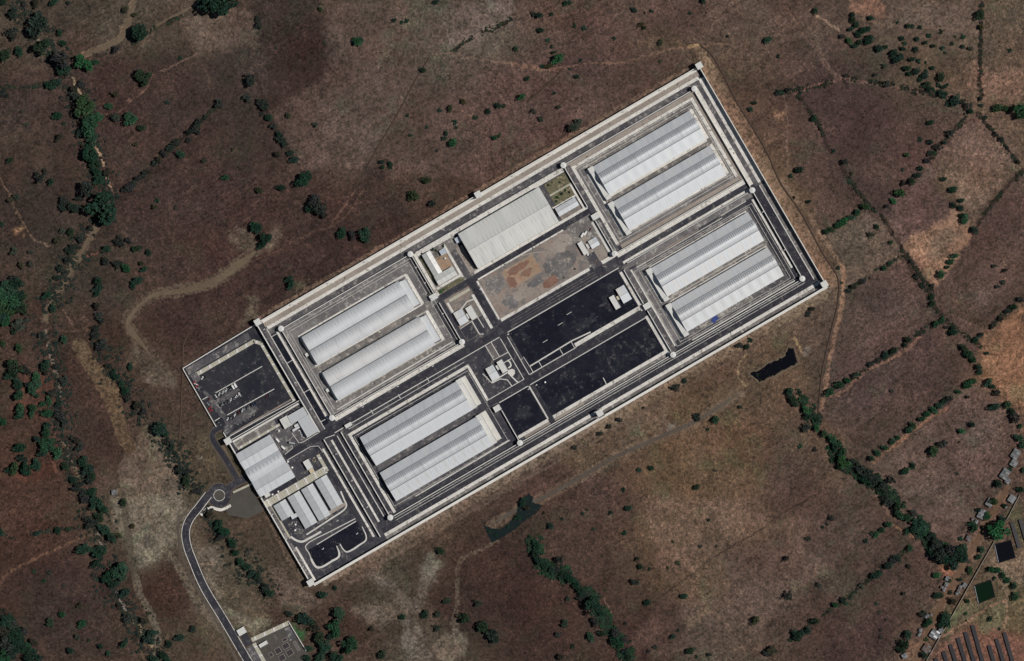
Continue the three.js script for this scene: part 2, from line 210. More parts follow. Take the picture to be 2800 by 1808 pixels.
  area(T(3, 3), [[2225,800],[2385,820],[2385,1300],[2230,1240]], [82,72,50], .7); area(T(3, 3), [[1600,680],[1720,690],[1700,740],[1620,750]], [116,76,54], .8);
  area(T(3, 3), [[1390,1400],[1330,1300],[1200,1540],[1400,1540]], [98,76,58], .5);
  area(P5, [[1760,430],[1960,520],[2120,700],[2000,900],[1800,560]], [40,82,48], .9); area(P5, [[550,500],[1000,200],[1150,470],[700,800],[560,650]], [104,98,78], .5);
  area(T(0, 2), [[1880,1190],[1920,1200],[1900,1230],[1870,1220]], [120,116,104], .8);
  area(T(0, 2), [[80,400],[500,400],[500,860],[120,820]], [84,50,40], .35); area(T(0, 2), [[60,1330],[480,1180],[520,1300],[300,1400]], [86,50,38], .45);
  area(T(0, 1), [[130,580],[175,560],[190,610],[150,640]], [150,116,82], .8); area(T(3, 0), [[40,1060],[130,1050],[110,1130],[60,1120]], [120,94,70], .7);
  path(T(1, 3), [[2240,420],[2050,520],[1900,600],[1875,760],[1880,950],[1850,1190]], [78,66,54], .6, 5.5);
  path(T(0, 1), [[2385,800],[2200,945],[1950,1100],[1700,1170],[1420,1215],[1260,1350],[1190,1470],[1215,1540],[1300,1640],[1420,1790]], [80,68,54], .5, 15); path(T(0, 1), [[2385,780],[2300,640],[2200,600]], [80,70,56], .5, 8); path(T(2, 2), [[2120,590],[1900,730],[1680,860],[1340,1010],[1000,1160],[720,1320],[400,1500],[120,1640],[-190,1810]], [88,74,58], .45, 13); path(T(2, 2), [[1420,560],[1400,800],[1340,1000]], [92,78,62], .5, 7); path(T(3, 3), [[2190,0],[2060,220],[1870,560],[1700,870],[1560,1120],[1460,1340],[1370,1540]], [100,76,58], .4, 14);
  path(T(0, 1), [[900,560],[700,900],[530,1190],[410,1450]], [86,72,54], .5, 9); path(T(0, 0), [[1245,0],[1220,130],[1130,350],[960,440],[770,515]], [92,76,58], .5, 9);
  area(T(1, 3), [[150,600],[500,900],[620,1000],[420,1100],[200,960]], [82,70,58], .4); path(LL, [[-108,200],[-112,250],[-112,310]], [84,68,54], .5, 8); path(LL, [[-60,322],[100,324],[260,323]], [96,82,66], .5, 9); path(LL, [[300,326],[450,324],[620,322]], [98,84,66], .5, 14);
  area(T(0, 2), [[1150,1150],[1500,1010],[1640,1180],[1800,1400],[1700,1540],[1120,1540]], [84,73,59], .5);
  // stream beds, footpaths and cattle tracks
  path(T(0, 0), [[280,280],[360,360]], [104,90,72], .7, 3); path(T(0, 0), [[680,740],[740,860],[780,910]], [112,98,74], .8, 4); path(T(0, 0), [[890,1330],[940,1460],[960,1540]], [116,96,74], .8, 4);
  path(T(0, 1), [[980,60],[1010,180],[1020,250]], [116,96,74], .85, 4); path(T(0, 2), [[420,0],[470,240],[540,480],[550,620]], [92,80,68], .8, 4); path(T(0, 2), [[590,1040],[640,1190],[740,1370]], [94,82,64], .8, 5);
  path(T(0, 3), [[900,280],[930,400],[960,460]], [98,92,80], .7, 3); path(T(0, 3), [[1080,890],[1120,990],[1190,1090]], [100,96,88], .8, 3.5); path(T(0, 3), [[1250,1160],[1340,1330],[1430,1430]], [108,92,68], .85, 5);
  path(T(0, 0), [[1200,940],[1350,840],[1410,700]], [86,64,54], .7, 2); path(T(0, 0), [[1480,670],[1830,500],[2060,290]], [88,72,60], .6, 2); path(T(0, 0), [[1830,500],[1960,740]], [80,62,52], .5, 1.6); path(T(0, 0), [[1680,190],[1820,500]], [84,68,56], .5, 1.6); path(T(0, 0), [[940,1060],[1080,1050],[1240,930]], [84,62,52], .6, 1.6);
  path(T(0, 1), [[0,120],[90,270],[190,500],[330,700],[480,760]], [88,70,54], .7, 2.6); path(T(0, 2), [[560,0],[700,0]], [80,62,52], .5, 2); path(T(0, 1), [[560,1290],[640,1420],[710,1540]], [84,64,54], .5, 2.4); path(T(0, 2), [[480,1160],[520,1330]], [90,58,46], .7, 2);
  path(T(0, 1), [[810,830],[950,800]], [104,62,48], .7, 2);
  path(T(1, 1), [[0,900],[260,760],[560,610],[720,560],[900,400],[1000,230]], [80,60,50], .5, 2.2); path(T(1, 1), [[640,290],[800,340],[900,380],[1000,350]], [80,58,50], .5, 1.5); path(T(1, 1), [[720,530],[880,300],[960,200]], [82,62,52], .6, 2.6);
  path(T(1, 0), [[1640,500],[1900,520],[2200,570],[2385,580]], [92,74,62], .6, 2.4); path(T(2, 0), [[0,590],[250,620],[480,620],[720,580],[1000,580],[1350,500],[1750,420],[1990,400],[2070,430]], [98,74,58], .55, 2.4); path(T(2, 0), [[0,600],[220,640],[500,640]], [98,74,58], .4, 5);
  path(T(2, 0), [[1650,430],[1750,415]], [120,96,66], .8, 4); path(T(2, 0), [[1760,480],[1830,560],[1920,660]], [104,84,64], .7, 5); path(T(2, 0), [[480,640],[300,800],[140,950]], [62,44,40], .7, 2);
  path(T(3, 1), [[690,960],[700,1100],[680,1300],[640,1540]], [112,84,64], .75, 6); path(T(3, 2), [[640,0],[590,260],[540,500],[480,780]], [106,80,62], .7, 5); path(T(3, 1), [[570,750],[640,880],[690,960]], [106,84,64], .6, 5); path(T(3, 1), [[80,120],[300,360],[460,600],[580,800]], [100,82,64], .5, 5);
  path(T(3, 0), [[160,0],[300,230],[470,460],[620,690],[760,745]], [84,66,56], .6, 6); path(T(3, 0), [[170,10],[340,270],[560,620]], [56,42,40], .6, 1.2); path(T(3, 0), [[250,880],[480,790],[700,745],[900,770],[1200,810],[1700,905]], [90,66,56], .7, 3);
  path(T(3, 0), [[880,170],[1100,240],[1500,260],[1900,310]], [94,76,60], .5, 3); path(T(3, 0), [[400,80],[480,150],[680,290]], [124,104,84], .5, 2); path(T(3, 0), [[1960,560],[1900,800]], [104,80,64], .4, 10); path(T(3, 0), [[150,900],[180,1250],[190,1540]], [92,74,60], .6, 2);
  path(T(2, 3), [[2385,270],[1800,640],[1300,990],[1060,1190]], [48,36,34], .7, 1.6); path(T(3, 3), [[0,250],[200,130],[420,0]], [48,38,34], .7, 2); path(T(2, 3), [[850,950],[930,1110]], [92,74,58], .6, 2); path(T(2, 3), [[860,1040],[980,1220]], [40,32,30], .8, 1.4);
  path(T(3, 3), [[1160,280],[1390,400]], [104,78,58], .7, 3); path(T(3, 3), [[1010,0],[1130,170],[1190,240]], [92,72,58], .6, 3); path(T(3, 3), [[1560,1360],[1850,1180],[2100,1020],[2210,990]], [112,84,64], .7, 3); path(T(3, 3), [[2215,900],[2240,1100],[2200,1240]], [108,86,66], .7, 3);
  path(T(3, 2), [[990,1230],[1200,1060],[1420,880],[1660,720]], [112,80,60], .6, 4); path(T(3, 2), [[560,620],[720,560],[860,420],[1200,240],[1420,60]], [108,80,62], .5, 4); path(T(3, 1), [[1640,1360],[2000,1540]], [90,70,58], .4, 4);
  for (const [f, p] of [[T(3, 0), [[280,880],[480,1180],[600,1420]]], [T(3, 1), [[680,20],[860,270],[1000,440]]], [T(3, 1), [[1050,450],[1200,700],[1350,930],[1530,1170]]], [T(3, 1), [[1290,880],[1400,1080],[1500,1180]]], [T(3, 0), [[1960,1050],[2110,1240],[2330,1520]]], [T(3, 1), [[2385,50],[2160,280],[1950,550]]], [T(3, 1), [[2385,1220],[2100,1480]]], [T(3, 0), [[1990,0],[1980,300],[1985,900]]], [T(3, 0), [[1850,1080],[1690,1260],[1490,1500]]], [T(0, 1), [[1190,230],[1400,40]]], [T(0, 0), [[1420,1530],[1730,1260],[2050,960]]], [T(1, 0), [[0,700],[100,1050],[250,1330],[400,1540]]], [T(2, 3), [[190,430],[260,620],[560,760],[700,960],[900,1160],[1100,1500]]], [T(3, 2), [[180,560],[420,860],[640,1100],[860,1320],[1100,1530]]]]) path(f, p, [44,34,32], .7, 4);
  const ov = g2.getImageData(0, 0, GW, GH).data, a8 = g1.getImageData(0, 0, GW, GH).data; let ar = new Float32Array(GW * GH * 4), tmp = new Float32Array(GW * GH * 4);
  for (let i = 0; i < GW * GH; i++) { const al = a8[i * 4 + 3] / 255; ar[i * 4] = toLin(a8[i * 4]) * al; ar[i * 4 + 1] = toLin(a8[i * 4 + 1]) * al; ar[i * 4 + 2] = toLin(a8[i * 4 + 2]) * al; ar[i * 4 + 3] = al; }
  const blur = (src, dst, n, m, sn, sm_, r) => { for (let j = 0; j < m; j++) for (let ch_ = 0; ch_ < 4; ch_++) { let acc = 0; const at = i => src[(j * sm_ + Math.min(n - 1, Math.max(0, i)) * sn) * 4 + ch_]; for (let i = -r; i <= r; i++) acc += at(i); for (let i = 0; i < n; i++) { dst[(j * sm_ + i * sn) * 4 + ch_] = acc / (2 * r + 1); acc += at(i + r + 1) - at(i - r); } } };
  for (let p = 0; p < 2; p++) { blur(ar, tmp, GW, GH, 1, GW, 4); blur(tmp, ar, GH, GW, GW, 1, 4); }
  const d = new Uint8Array(GW * GH * 4);
  for (let j = 0; j < GH; j++) for (let i = 0; i < GW; i++) {
    const x = i * .6445, y = j * .6445; // metres
    const w1 = vn(x / 34, y / 34, 0, 3) - .5, w2 = vn(x / 34, y / 34, 0, 4) - .5, w3 = vn(x / 4, y / 4, 0, 5) - .5, w4 = vn(x / 4, y / 4, 0, 6) - .5;
    const cx = cl((i / GW) * (cw - 1) + w1 * 3.5 + w3 * .5, 0, cw - 1.001), cy = cl((j / GH) * (ch - 1) + w2 * 3.5 + w4 * .5, 0, ch - 1.001), ci = Math.floor(cx), cj = Math.floor(cy), fx = cx - ci, fy = cy - cj;
    const c = [0, 1, 2].map(a => { const o = (cj * cw + ci) * 3 + a; return (coarse[o] * (1 - fx) + coarse[o + 3] * fx) * (1 - fy) + (coarse[o + cw * 3] * (1 - fx) + coarse[o + cw * 3 + 3] * fx) * fy; });
    const oi = Math.round(cl(i + w3 * 4.5 + w1 * 5 + (vn(x / 1.4, y / 1.4, 0, 8) - .5) * 2.5, 0, GW - 1)), oj = Math.round(cl(j + w4 * 4.5 + w2 * 5 + (vn(x / 1.4, y / 1.4, 0, 9) - .5) * 2.5, 0, GH - 1)), k = (oj * GW + oi) * 4;
    const wi = w3 * 8 + w1 * 10 + (vn(x / 11, y / 11, 0, 27) - .5) * 12, wj = w4 * 8 + w2 * 10 + (vn(x / 11, y / 11, 0, 28) - .5) * 12, ka = (Math.round(cl(j + wj, 0, GH - 1)) * GW + Math.round(cl(i + wi, 0, GW - 1))) * 4, aa0 = ar[ka + 3];
    const n1 = vn(x / 26, y / 26, 0, 10), n2 = vn(x / 8, y / 8, 0, 11), n3 = vn(x / 2.6, y / 2.6, 0, 12), n4 = vn(x / 1.1, y / 1.1, 0, 13), n0 = vn(x / 75, y / 75, 0, 14);
    // straw litter strands and clods
    const r1 = 1 - Math.abs(2 * vn(x / 5 + n3, y / 5 + n4, 0, 15) - 1), r2 = 1 - Math.abs(2 * vn(x / 3.2 + n4 * .7, y / 3.2 - n3, 0, 16) - 1), straw = Math.max(sm(.82, 1, r1), sm(.84, 1, r2)) * sm(.34, .56, n1 * .5 + n0 * .5) * (.4 + .6 * n4);
    let a = ov[k + 3] / 255; a *= cl(.9 + .9 * (n3 - .4) + .3 * (n4 - .5), 0, 1.15); a = cl(a);
    let bq = c; if (aa0 > .004) { const oa = [ar[ka] / aa0, ar[ka + 1] / aa0, ar[ka + 2] / aa0], ua = sm(.01, .06, oa[0] + oa[1] - c[0] - c[1]) * .25 + 1; bq = mix(c, mul(oa, ua), cl(aa0 * cl(.95 + .5 * (n3 - .5) + .5 * (n2 - .5), .3, 1.2))); }
    let o = [toLin(ov[k]), toLin(ov[k + 1]), toLin(ov[k + 2])]; const up = sm(.01, .06, o[0] + o[1] - bq[0] - bq[1]) * .25 + 1; let q = mix(bq, mul(o, up), a);
    const speck = sm(.76, .9, vn(x / 1.7, y / 1.7, 0, 21)) * sm(.45, .7, vn(x / 18, y / 18, 0, 22)) * (1 - a * .6);
    let lum = 1 + .22 * (n1 - .5) + .28 * (n2 - .5) + .56 * (n3 - .5) + .85 * (n4 - .5) + .35 * (HASH[(i * 977 + j * 7351) & 65535] - .5); lum += .3 * (vn((x * .85 - y * .53) / 26, (x * .53 + y * .85) / 1.9, 0, 23) - .5) * sm(.42, .6, vn(x / 120 + 5, y / 120 + 5, 0, 24)); lum = Math.max(.35, lum) * (1 - .45 * speck);
    q = mul(q, lum); q = mix(q, mul([q[0] * 1.06, q[1] * 1.02, q[2] * .96], 1.75), straw * (1 - a * .7));
    const red = (vn(x / 40, y / 40, 0, 17) - .5) * .22 + (n3 - .5) * .14, gr = sm(.66, .84, vn(x / 30, y / 30, 0, 18) * .7 + n2 * .3) * .16 * (1 - a);
    q = [q[0] * (1 + red * .45) * (1 - gr), q[1] * (1 - red * .22), q[2] * (1 - red * .25) * (1 - gr * .5)];
    const e = (j * GW + i) * 4, E_ = 1.04, gm = q[0] * .3 + q[1] * .5 + q[2] * .2; q = mix(q, [gm, gm, gm], .07); q = [q[0] * .98, q[1] * .995, q[2] * .97]; d[e] = toS(q[0] * E_); d[e + 1] = toS(q[1] * E_); d[e + 2] = toS(q[2] * E_); d[e + 3] = 255;
  }
  const tex = new THREE.DataTexture(d, GW, GH); tex.colorSpace = THREE.SRGBColorSpace; tex.magFilter = THREE.LinearFilter; tex.minFilter = THREE.LinearMipmapLinearFilter; tex.generateMipmaps = true; tex.needsUpdate = true;
  // the land goes on beyond the survey; its soil pattern is continued tile by tile
  const n = 7, pos = [], uv = [], idx = [];
  for (let j = 0; j <= n; j++) for (let i = 0; i <= n; i++) { pos.push((i - n / 2) * GX, 0, (j - n / 2) * GZ); uv.push(((i - (n - 1) / 2) % 2 + 2) % 2 ? 1 : 0, ((j - (n - 1) / 2) % 2 + 2) % 2 ? 1 : 0); }
  for (let j = 0; j < n; j++) for (let i = 0; i < n; i++) { const a = j * (n + 1) + i; idx.push(a, a + n + 1, a + 1, a + 1, a + n + 1, a + n + 2); }
  const g = new THREE.BufferGeometry(); g.setAttribute('position', new THREE.Float32BufferAttribute(pos, 3)); g.setAttribute('uv', new THREE.Float32BufferAttribute(uv, 2)); g.setIndex(idx); g.computeVertexNormals();
  struct('ground', g, new THREE.MeshPhysicalMaterial({ map: tex, roughness: 1, specularIntensity: .25 }), 'dry brown grassland and ploughed soil around the walled compound', 'ground');
}
// dirt tracks
struct('dirt_track', ribbonGeo([[2385,800],[2200,945],[1950,1100],[1700,1170],[1420,1215],[1260,1350],[1190,1470],[1215,1540],[1300,1640],[1420,1790]].map(p => T(0, 1)(...p)), q => (6.2 + 2 * Math.sin(q * 9)) * (q > .82 ? 1 - (q - .82) / .19 : 1) * (q < .05 ? .3 + q * 14 : 1), .02, { rag: .16, n: 160 }), X.track, 'pale dirt track curving through the red scrub beside the parking lot', 'track');
struct('dirt_track', ribbonGeo([[905,560],[830,690],[700,900],[640,1000],[530,1190],[450,1330],[410,1450]].map(p => T(0, 1)(...p)), q => 4.5 + 3.5 * Math.exp(-Math.pow((q - .45) * 9, 2)), .02, { rag: .2, n: 120 }), X.track, 'sandy track along the tree-lined stream bed', 'track');
struct('dirt_track', ribbonGeo([[1245,0],[1220,130],[1130,350],[960,440],[770,515]].map(p => T(0, 0)(...p)), q => 4 + 3 * Math.sin(q * 3), .02, { rag: .15, n: 90 }), X.track, 'tan farm track bending down to the stream bed', 'track');
struct('dirt_track', ribbonGeo([[1880,0],[1700,110],[1540,190],[1400,275]].map(p => T(0, 0)(...p)), 3.2, .024, { rag: .2, n: 60 }), X.track, 'narrow farm track ending at a single round tree', 'track');
struct('dirt_track', ribbonGeo([[2120,590],[1900,730],[1680,860],[1340,1010],[1000,1160],[720,1320],[400,1500],[120,1640],[-80,1740],[-190,1810]].map(p => T(2, 2)(...p)), q => 4.6 * Math.min(1, q * 8 + .15, (1 - q) * 8 + .1), .02, { rag: .18, n: 180 }), X.greyTrack, 'grey dirt track running along the side of the long perimeter wall', 'track');
struct('village_road', ribbonGeo([[2250,-100],[2190,0],[2060,220],[1870,560],[1700,870],[1560,1120],[1460,1340],[1370,1540],[1340,1620]].map(p => T(3, 3)(...p)), 6.2, .02, { rag: .14, n: 160 }), X.redtrack, 'red-brown dirt road lined with tin-roofed houses', 'road');
// drainage ditch banks: low earth ridges
const bank = (f, pts, label) => struct('earth_bank', ribbonGeo(pts.map(p => f(...p)), 2.4, .0, { crown: .85, rag: .25, n: pts.length * 14 }), V.earth, label, 'earth bank');
bank(T(2, 0), [[1750,415],[1850,500],[1960,680],[2100,960],[2250,1200],[2385,1440],[2500,1700],[2690,1980],[2900,2370],[3035,2590],[3035,2820],[2975,3080],[2890,3460],[2850,3860]], 'long earth bank of the drain beside the far end wall');
bank(T(0, 2), [[1760,20],[1710,120],[1700,360],[1688,620],[1680,820],[1660,1110]], 'dark earth bank of the ditch outside the parking lot');
bank(T(1, 0), [[1620,530],[1500,720],[1330,1040],[1190,1280],[1040,1540]], 'straight earth bank crossing the brown field behind the workshop');
bank(T(2, 0), [[480,640],[330,790],[150,950]], 'short earth bank near the big bright green tree');
// ---------- paved ground of the compound ----------
struct('compound_ground', polyGeo([L(-2.5, .6), L(631, .6), L(631, 315), L(-105.5, 315), L(-105.5, 109), L(-2.5, 109)], .03), X.dark, 'dark gravel ground inside the perimeter walls', 'ground');
struct('parking_lot', polyGeo([L(-109, 3.2), L(-3, 1), L(-3, 109), L(-105.7, 109), L(-109, 84)], .03), X.lot, 'dark asphalt parking lot with kerbed rows', 'parking lot');
// strips inside the NW wall
sheet('concrete_walkway', 'strip', X.clean, 4.5, 627.5, .9, 4.2); sheet('dirt_strip', 'yard', X.dirt, 4.5, 627, 4.2, 10.2); sheet('concrete_strip', 'strip', X.conc, 6, 624, 10.2, 14.2); sheet('perimeter_road', 'road', X.asphalt, 5.2, 622.5, 14.2, 21.4);
// strips inside the NE wall
sheet('concrete_strip', 'strip', X.conc, 622.5, 630.4, 14.2, 162); sheet('gravel_strip', 'yard', X.grey, 623, 630.4, 162, 305); sheet('perimeter_road', 'road', X.asphalt, 616.6, 622.4, 21.4, 164); sheet('perimeter_road', 'road', X.road, 612.2, 621.6, 164, 304); sheet('concrete_strip', 'strip', X.conc, 611.8, 616.6, 22.5, 160);
kerbRun('kerb', [[622.2, 165], [622.2, 300]], 1.1); 
// strips inside the SE wall
sheet('gravel_strip', 'yard', X.grey, 3, 626, 309.2, 314.5); sheet('concrete_strip', 'strip', X.conc, 3, 628, 305, 309); sheet('perimeter_road', 'road', X.road, 3, 628, 298.2, 305); kerbRun('kerb', [[24, 298], [610, 298]], .5, .18, X.conc); kerbRun('kerb', [[24, 294.9], [606, 294.9]], .5, .18, X.conc);
kerbRun('kerb', [[3, 312], [625, 312]], .3, .18, X.grey); sheet('dirt_strip', 'yard', X.dirt, 214, 300, 287.6, 291.4); sheet('dirt_strip', 'yard', X.grey, 300, 420, 287.6, 291.4);
sheet('concrete_apron', 'base', X.clean, -104, 632, 315.5, 317.9);
// between outer and inner SW walls
sheet('asphalt_lane', 'road', X.asphalt, .2, 4.2, 14.2, 156); kerbRun('kerb', [[4.8, 12], [4.8, 156]], .9); sheet('gravel_yard', 'yard', X.black, 5.3, 12.8, 14, 152); sheet('concrete_strip', 'strip', X.conc, 12.9, 15.6, 16, 149); sheet('asphalt_lane', 'road', X.asphalt, 15.6, 19.9, 24, 147);
for (const t of [24, 62, 104, 146]) kerbRun('cross_kerb', [[5.3, t], [12.8, t]], .7);
sheet('concrete_strip', 'strip', X.conc, 3.9, 6.4, 172, 289); kerbRun('kerb', [[13.7, 171], [13.7, 288]], 1); sheet('asphalt_lane', 'road', X.road, 7, 13, 170, 290); sheet('concrete_strip', 'strip', X.conc, -10.9, -8.3, 176, 302); sheet('asphalt_lane', 'road', X.road, -18, -11.2, 168, 306);
// upper left cell block
sheet('asphalt_yard', 'yard', X.yardgrey, 21, 205.4, 22.9, 148); kerbRun('kerb', [[27.5, 140], [27.5, 29.4], [198, 29.4], [198, 138]], .55); sheet('asphalt_lane', 'road', X.road, 199.5, 205.2, 24, 77); sheet('asphalt_lane', 'road', X.road, 198, 204.4, 92, 146); sheet('grey_yard', 'strip', X.grey, 30, 196, 84.5, 92.5); sheet('grey_yard', 'strip', X.grey, 30, 196, 134.5, 141); kerbRun('kerb', [[30, 143], [196, 142]], 1.4);
for (const t of [42, 93.5]) { sheet('concrete_strip', 'strip', X.conc, 33.5, 188, t - 2.6, t - .2); sheet('concrete_strip', 'strip', X.conc, 33.5, 188, t + 40.2, t + 42); sheet('concrete_strip', 'strip', X.conc, 34.5, 36.8, t - 2, t + 41); sheet('concrete_strip', 'strip', X.conc, 185.5, 189.5, t - 1, t + 41); }
// lower left cell block
sheet('concrete_strip', 'strip', X.conc, 21.5, 206, 149.6, 154.6); sheet('main_road', 'road', X.road, -56, 250, 156.8, 165.4); kerbRun('kerb', [[13, 166.2], [249, 166.2]], 1); kerbRun('kerb', [[30, 171], [196, 171]], .6); for (const s of [66, 105, 146]) kerbRun('cross_kerb', [[s, 164.5], [s, 170]], .9);
sheet('concrete_slab_strip', 'strip', X.conc, 26, 198.8, 175.8, 179.6); sheet('concrete_slab_strip', 'strip', X.conc, 26, 29.6, 179.6, 289); sheet('concrete_slab_strip', 'strip', X.conc, 195.6, 199, 179.6, 229); kerbRun('kerb', [[60, 284.5], [196, 283]], 1.3, .18, X.conc);
for (const t of [187, 237]) { sheet('concrete_strip', 'strip', X.clean, 181.8, 188.5, t - 1, t + 39); sheet('asphalt_yard', 'yard', X.asphalt, 37, 176, t + 40.2, t + 48); }
// upper right cell block
sheet('dirt_strip', 'strip', X.dirt, 425.5, 610.4, 23, 28.6); sheet('dirt_strip', 'strip', X.dirt, 605.6, 610.4, 28.6, 148); sheet('concrete_strip', 'strip', X.conc, 432, 605.4, 28.8, 32.2); sheet('concrete_strip', 'strip', X.conc, 601.5, 605.4, 32.2, 142); sheet('gravel_yard', 'yard', X.grey, 432, 601.4, 32.3, 142); sheet('dirt_strip', 'strip', X.dirt, 436, 605.4, 142.4, 148); sheet('asphalt_yard', 'mark', X.yardgrey, 441, 600, 134.5, 141.8);
sheet('asphalt_lane', 'road', X.yardgrey, 436, 444, 36, 134.4); sheet('concrete_strip', 'road', X.conc, 444.4, 447, 42, 134);
for (const t of [42, 92]) { sheet('concrete_strip', 'mark', X.conc, 594, 597.6, t - 1, t + 41); sheet('concrete_strip', 'mark', X.conc, 454, 594, t + 40.3, t + 43.5); sheet('concrete_strip', 'mark', X.conc, 447.2, 448.8, t - 1, t + 43); }
sheet('concrete_strip', 'strip', X.conc, 426, 609, 149.8, 155); sheet('gravel_yard', 'yard', X.dark, 432, 609, 155, 162); sheet('concrete_strip', 'strip', X.conc, 428, 609, 162, 165.6); sheet('asphalt_lane', 'road', X.yardgrey, 424.6, 610, 167.4, 173.4); sheet('dirt_strip', 'strip', X.field, 440, 530, 173.6, 176); kerbRun('kerb', [[440, 177], [562, 177], [562, 174], [598, 174]], .9);
sheet('asphalt_yard', 'yard', X.asphalt, 452.2, 595.8, 178, 290);
// lower right cell block
sheet('gravel_yard', 'yard', X.yardgrey, 433, 452, 176, 280); sheet('asphalt_yard', 'yard', X.road, 596, 604.5, 170, 290); sheet('concrete_strip', 'strip', X.conc, 604.6, 607, 176, 274);
for (const t of [186.6, 236.6]) { sheet('concrete_strip', 'mark', X.conc, 443.5, 447.6, t, t + 44); sheet('concrete_strip', 'mark', X.conc, 454, 592, t - 2.6, t - .4); } sheet('gravel_yard', 'strip', X.grey, 454, 594, 227.6, 233.8); kerbRun('kerb', [[454, 289.5], [604, 289.5]], 1.4); kerbRun('kerb', [[470, 231], [590, 231]], .6); sheet('grey_yard', 'strip', X.grey, 470, 545, 277.5, 283);
sheet('asphalt_lane', 'road', X.asphalt, 424.8, 431.5, 25, 90); sheet('asphalt_lane', 'road', X.asphalt, 424.8, 431.5, 101.5, 147); kerbRun('kerb', [[427.8, 103], [427.8, 146]], .35); sheet('concrete_strip', 'strip', X.conc, 431.6, 435.4, 25, 140); sheet('asphalt_lane', 'road', X.asphalt, 424.8, 430.4, 174, 221); sheet('asphalt_lane', 'road', X.asphalt, 424.8, 430.4, 230, 291); sheet('concrete_strip', 'strip', X.conc, 417.6, 422.4, 172, 291); sheet('concrete_strip', 'strip', X.conc, 431, 433, 176, 285); sheet('concrete_strip', 'strip', X.clean, 418.6, 422.6, 101, 148);
// middle: workshops, field, black gravel yards
sheet('concrete_slab_strip', 'strip', X.conc, 211.6, 422, 23, 29.2); sheet('concrete_slab_strip', 'strip', X.conc, 207.6, 211.4, 24, 88); sheet('gravel_yard', 'yard', X.grey, 211.6, 262, 29.2, 88); sheet('concrete_strip', 'strip', X.conc, 245.4, 248.4, 32, 79); sheet('concrete_strip', 'strip', X.conc, 212, 246, 74.2, 77); sheet('grass_verge', 'strip', X.scrubland, 211, 247, 78, 83.5); sheet('bare_yard', 'strip', X.sand, 229, 244, 42, 60.6); sheet('grass_verge', 'strip', X.scrubland, 212.4, 216, 32, 72); sheet('asphalt_lane', 'road', X.asphalt, 249.4, 257.2, 44, 83.6); sheet('dirt_strip', 'strip', X.dirt, 257.6, 266, 44, 80);
sheet('main_road', 'road', X.road, 206.8, 424, 83.8, 90); sheet('main_road', 'road', X.road, 249.8, 257, 90.2, 156.6); sheet('main_road', 'mark', X.road, 249.8, 257, 165.5, 297); sheet('concrete_strip', 'strip', X.conc, 262, 388, 79.8, 83.4); sheet('concrete_strip', 'strip', X.conc, 262, 384, 90.2, 92.2); sheet('concrete_strip', 'strip', X.conc, 258.8, 261.2, 92.2, 147);
sheet('dry_field', 'yard', X.field, 261.3, 389, 92.4, 147); { const pp = []; const e = [[291.5, 97.8], [335.6, 97.8], [335.6, 122], [291.5, 122]]; for (let k = 0; k < 4; k++) for (let i = 0; i < 12; i++) { const a = e[k], b = e[(k + 1) % 4]; pp.push(L(a[0] + (b[0] - a[0]) * i / 12 + rr(-.9, .9), a[1] + (b[1] - a[1]) * i / 12 + rr(-.9, .9))); } struct('sports_court', polyGeo(pp, .115), X.sand, 'worn orange sand court in the dry yard', 'court'); }
for (const p of [[[291.5, 97.8], [335.6, 97.8]], [[335.6, 97.8], [335.6, 122]], [[335.6, 122], [291.5, 122]], [[291.5, 122], [291.5, 97.8]]]) kerbRun('court_edge', p, .3, .04, X.dirt);
struct('dirt_path', ribbonGeo([[322, 92], [345, 100], [362, 112], [380, 128], [396, 146], [408, 158]].map(p => L(...p)), 1.1, .135, { rag: .4, n: 60 }), X.dirt); for (const [s, t, a, b, m] of [[277, 106, 13, 12, X.ashgrey], [356, 126, 24, 15, X.ashgrey], [372, 104, 14, 10, X.dirt], [304, 134, 20, 10, X.dirt], [281, 134, 10, 9, X.ashgrey], [338, 138, 11, 7, X.redsoil], [312, 104, 15, 5, X.redsoil], [296, 116, 6, 8, X.redsoil], [284, 140, 7, 5, X.yardgrey], [322, 130, 10, 6, X.yardgrey], [318, 114, 9, 5, X.redsoil]]) { const pp = []; for (let i = 0; i < 30; i++) { const q = i / 30 * 6.283, f = .55 + .7 * vn(Math.cos(q) * 2.2 + s, Math.sin(q) * 2.2 + t, 0, 71); pp.push(L(s + a * f * Math.cos(q), t + b * f * Math.sin(q))); } lvn.f = (lvn.f ?? 0) + 1; struct('rubble_patch', polyGeo(pp, .135 + lvn.f * .004), m); } sheet('concrete_strip', 'strip', X.conc, 261.3, 388, 147.2, 151); sheet('main_road', 'road', X.road, 257, 404, 152, 165); for (const t of [155.4, 158.6, 162]) sheet('road_line', 'mark', X.grey, 270, 392, t, t + .35); kerbRun('kerb', [[261, 166.2], [420, 166.2]], 1.1);
sheet('gravel_yard', 'yard', X.grey, 389, 422.5, 90.2, 148); sheet('dirt_strip', 'strip', X.dirt, 403, 416.5, 130.6, 146.5); sheet('dirt_strip', 'strip', X.dirt, 398, 405, 106, 131); sheet('concrete_slab_strip', 'strip', X.conc, 405, 423, 148, 152.5); sheet('asphalt_yard', 'road', X.asphalt, 392, 404, 133, 152);
sheet('black_gravel_yard', 'yard', X.black, 261.6, 417, 167, 224); sheet('concrete_strip', 'strip', X.conc, 325, 422, 219.6, 224.6); kerbRun('kerb', [[258, 225], [325, 225]], 1); kerbRun('kerb', [[263.2, 216.4], [324.2, 215.2], [350, 217.5]], 1.6); for (const s of [263.4, 276, 306.4, 323]) kerbRun('cross_kerb', [[s, 215.6], [s, 224.6]], .8); kerbRun('kerb', [[257.6, 171], [257.6, 224.8]], .9); kerbRun('kerb', [[258.4, 204], [262.6, 202.4], [263.2, 216]], .7);
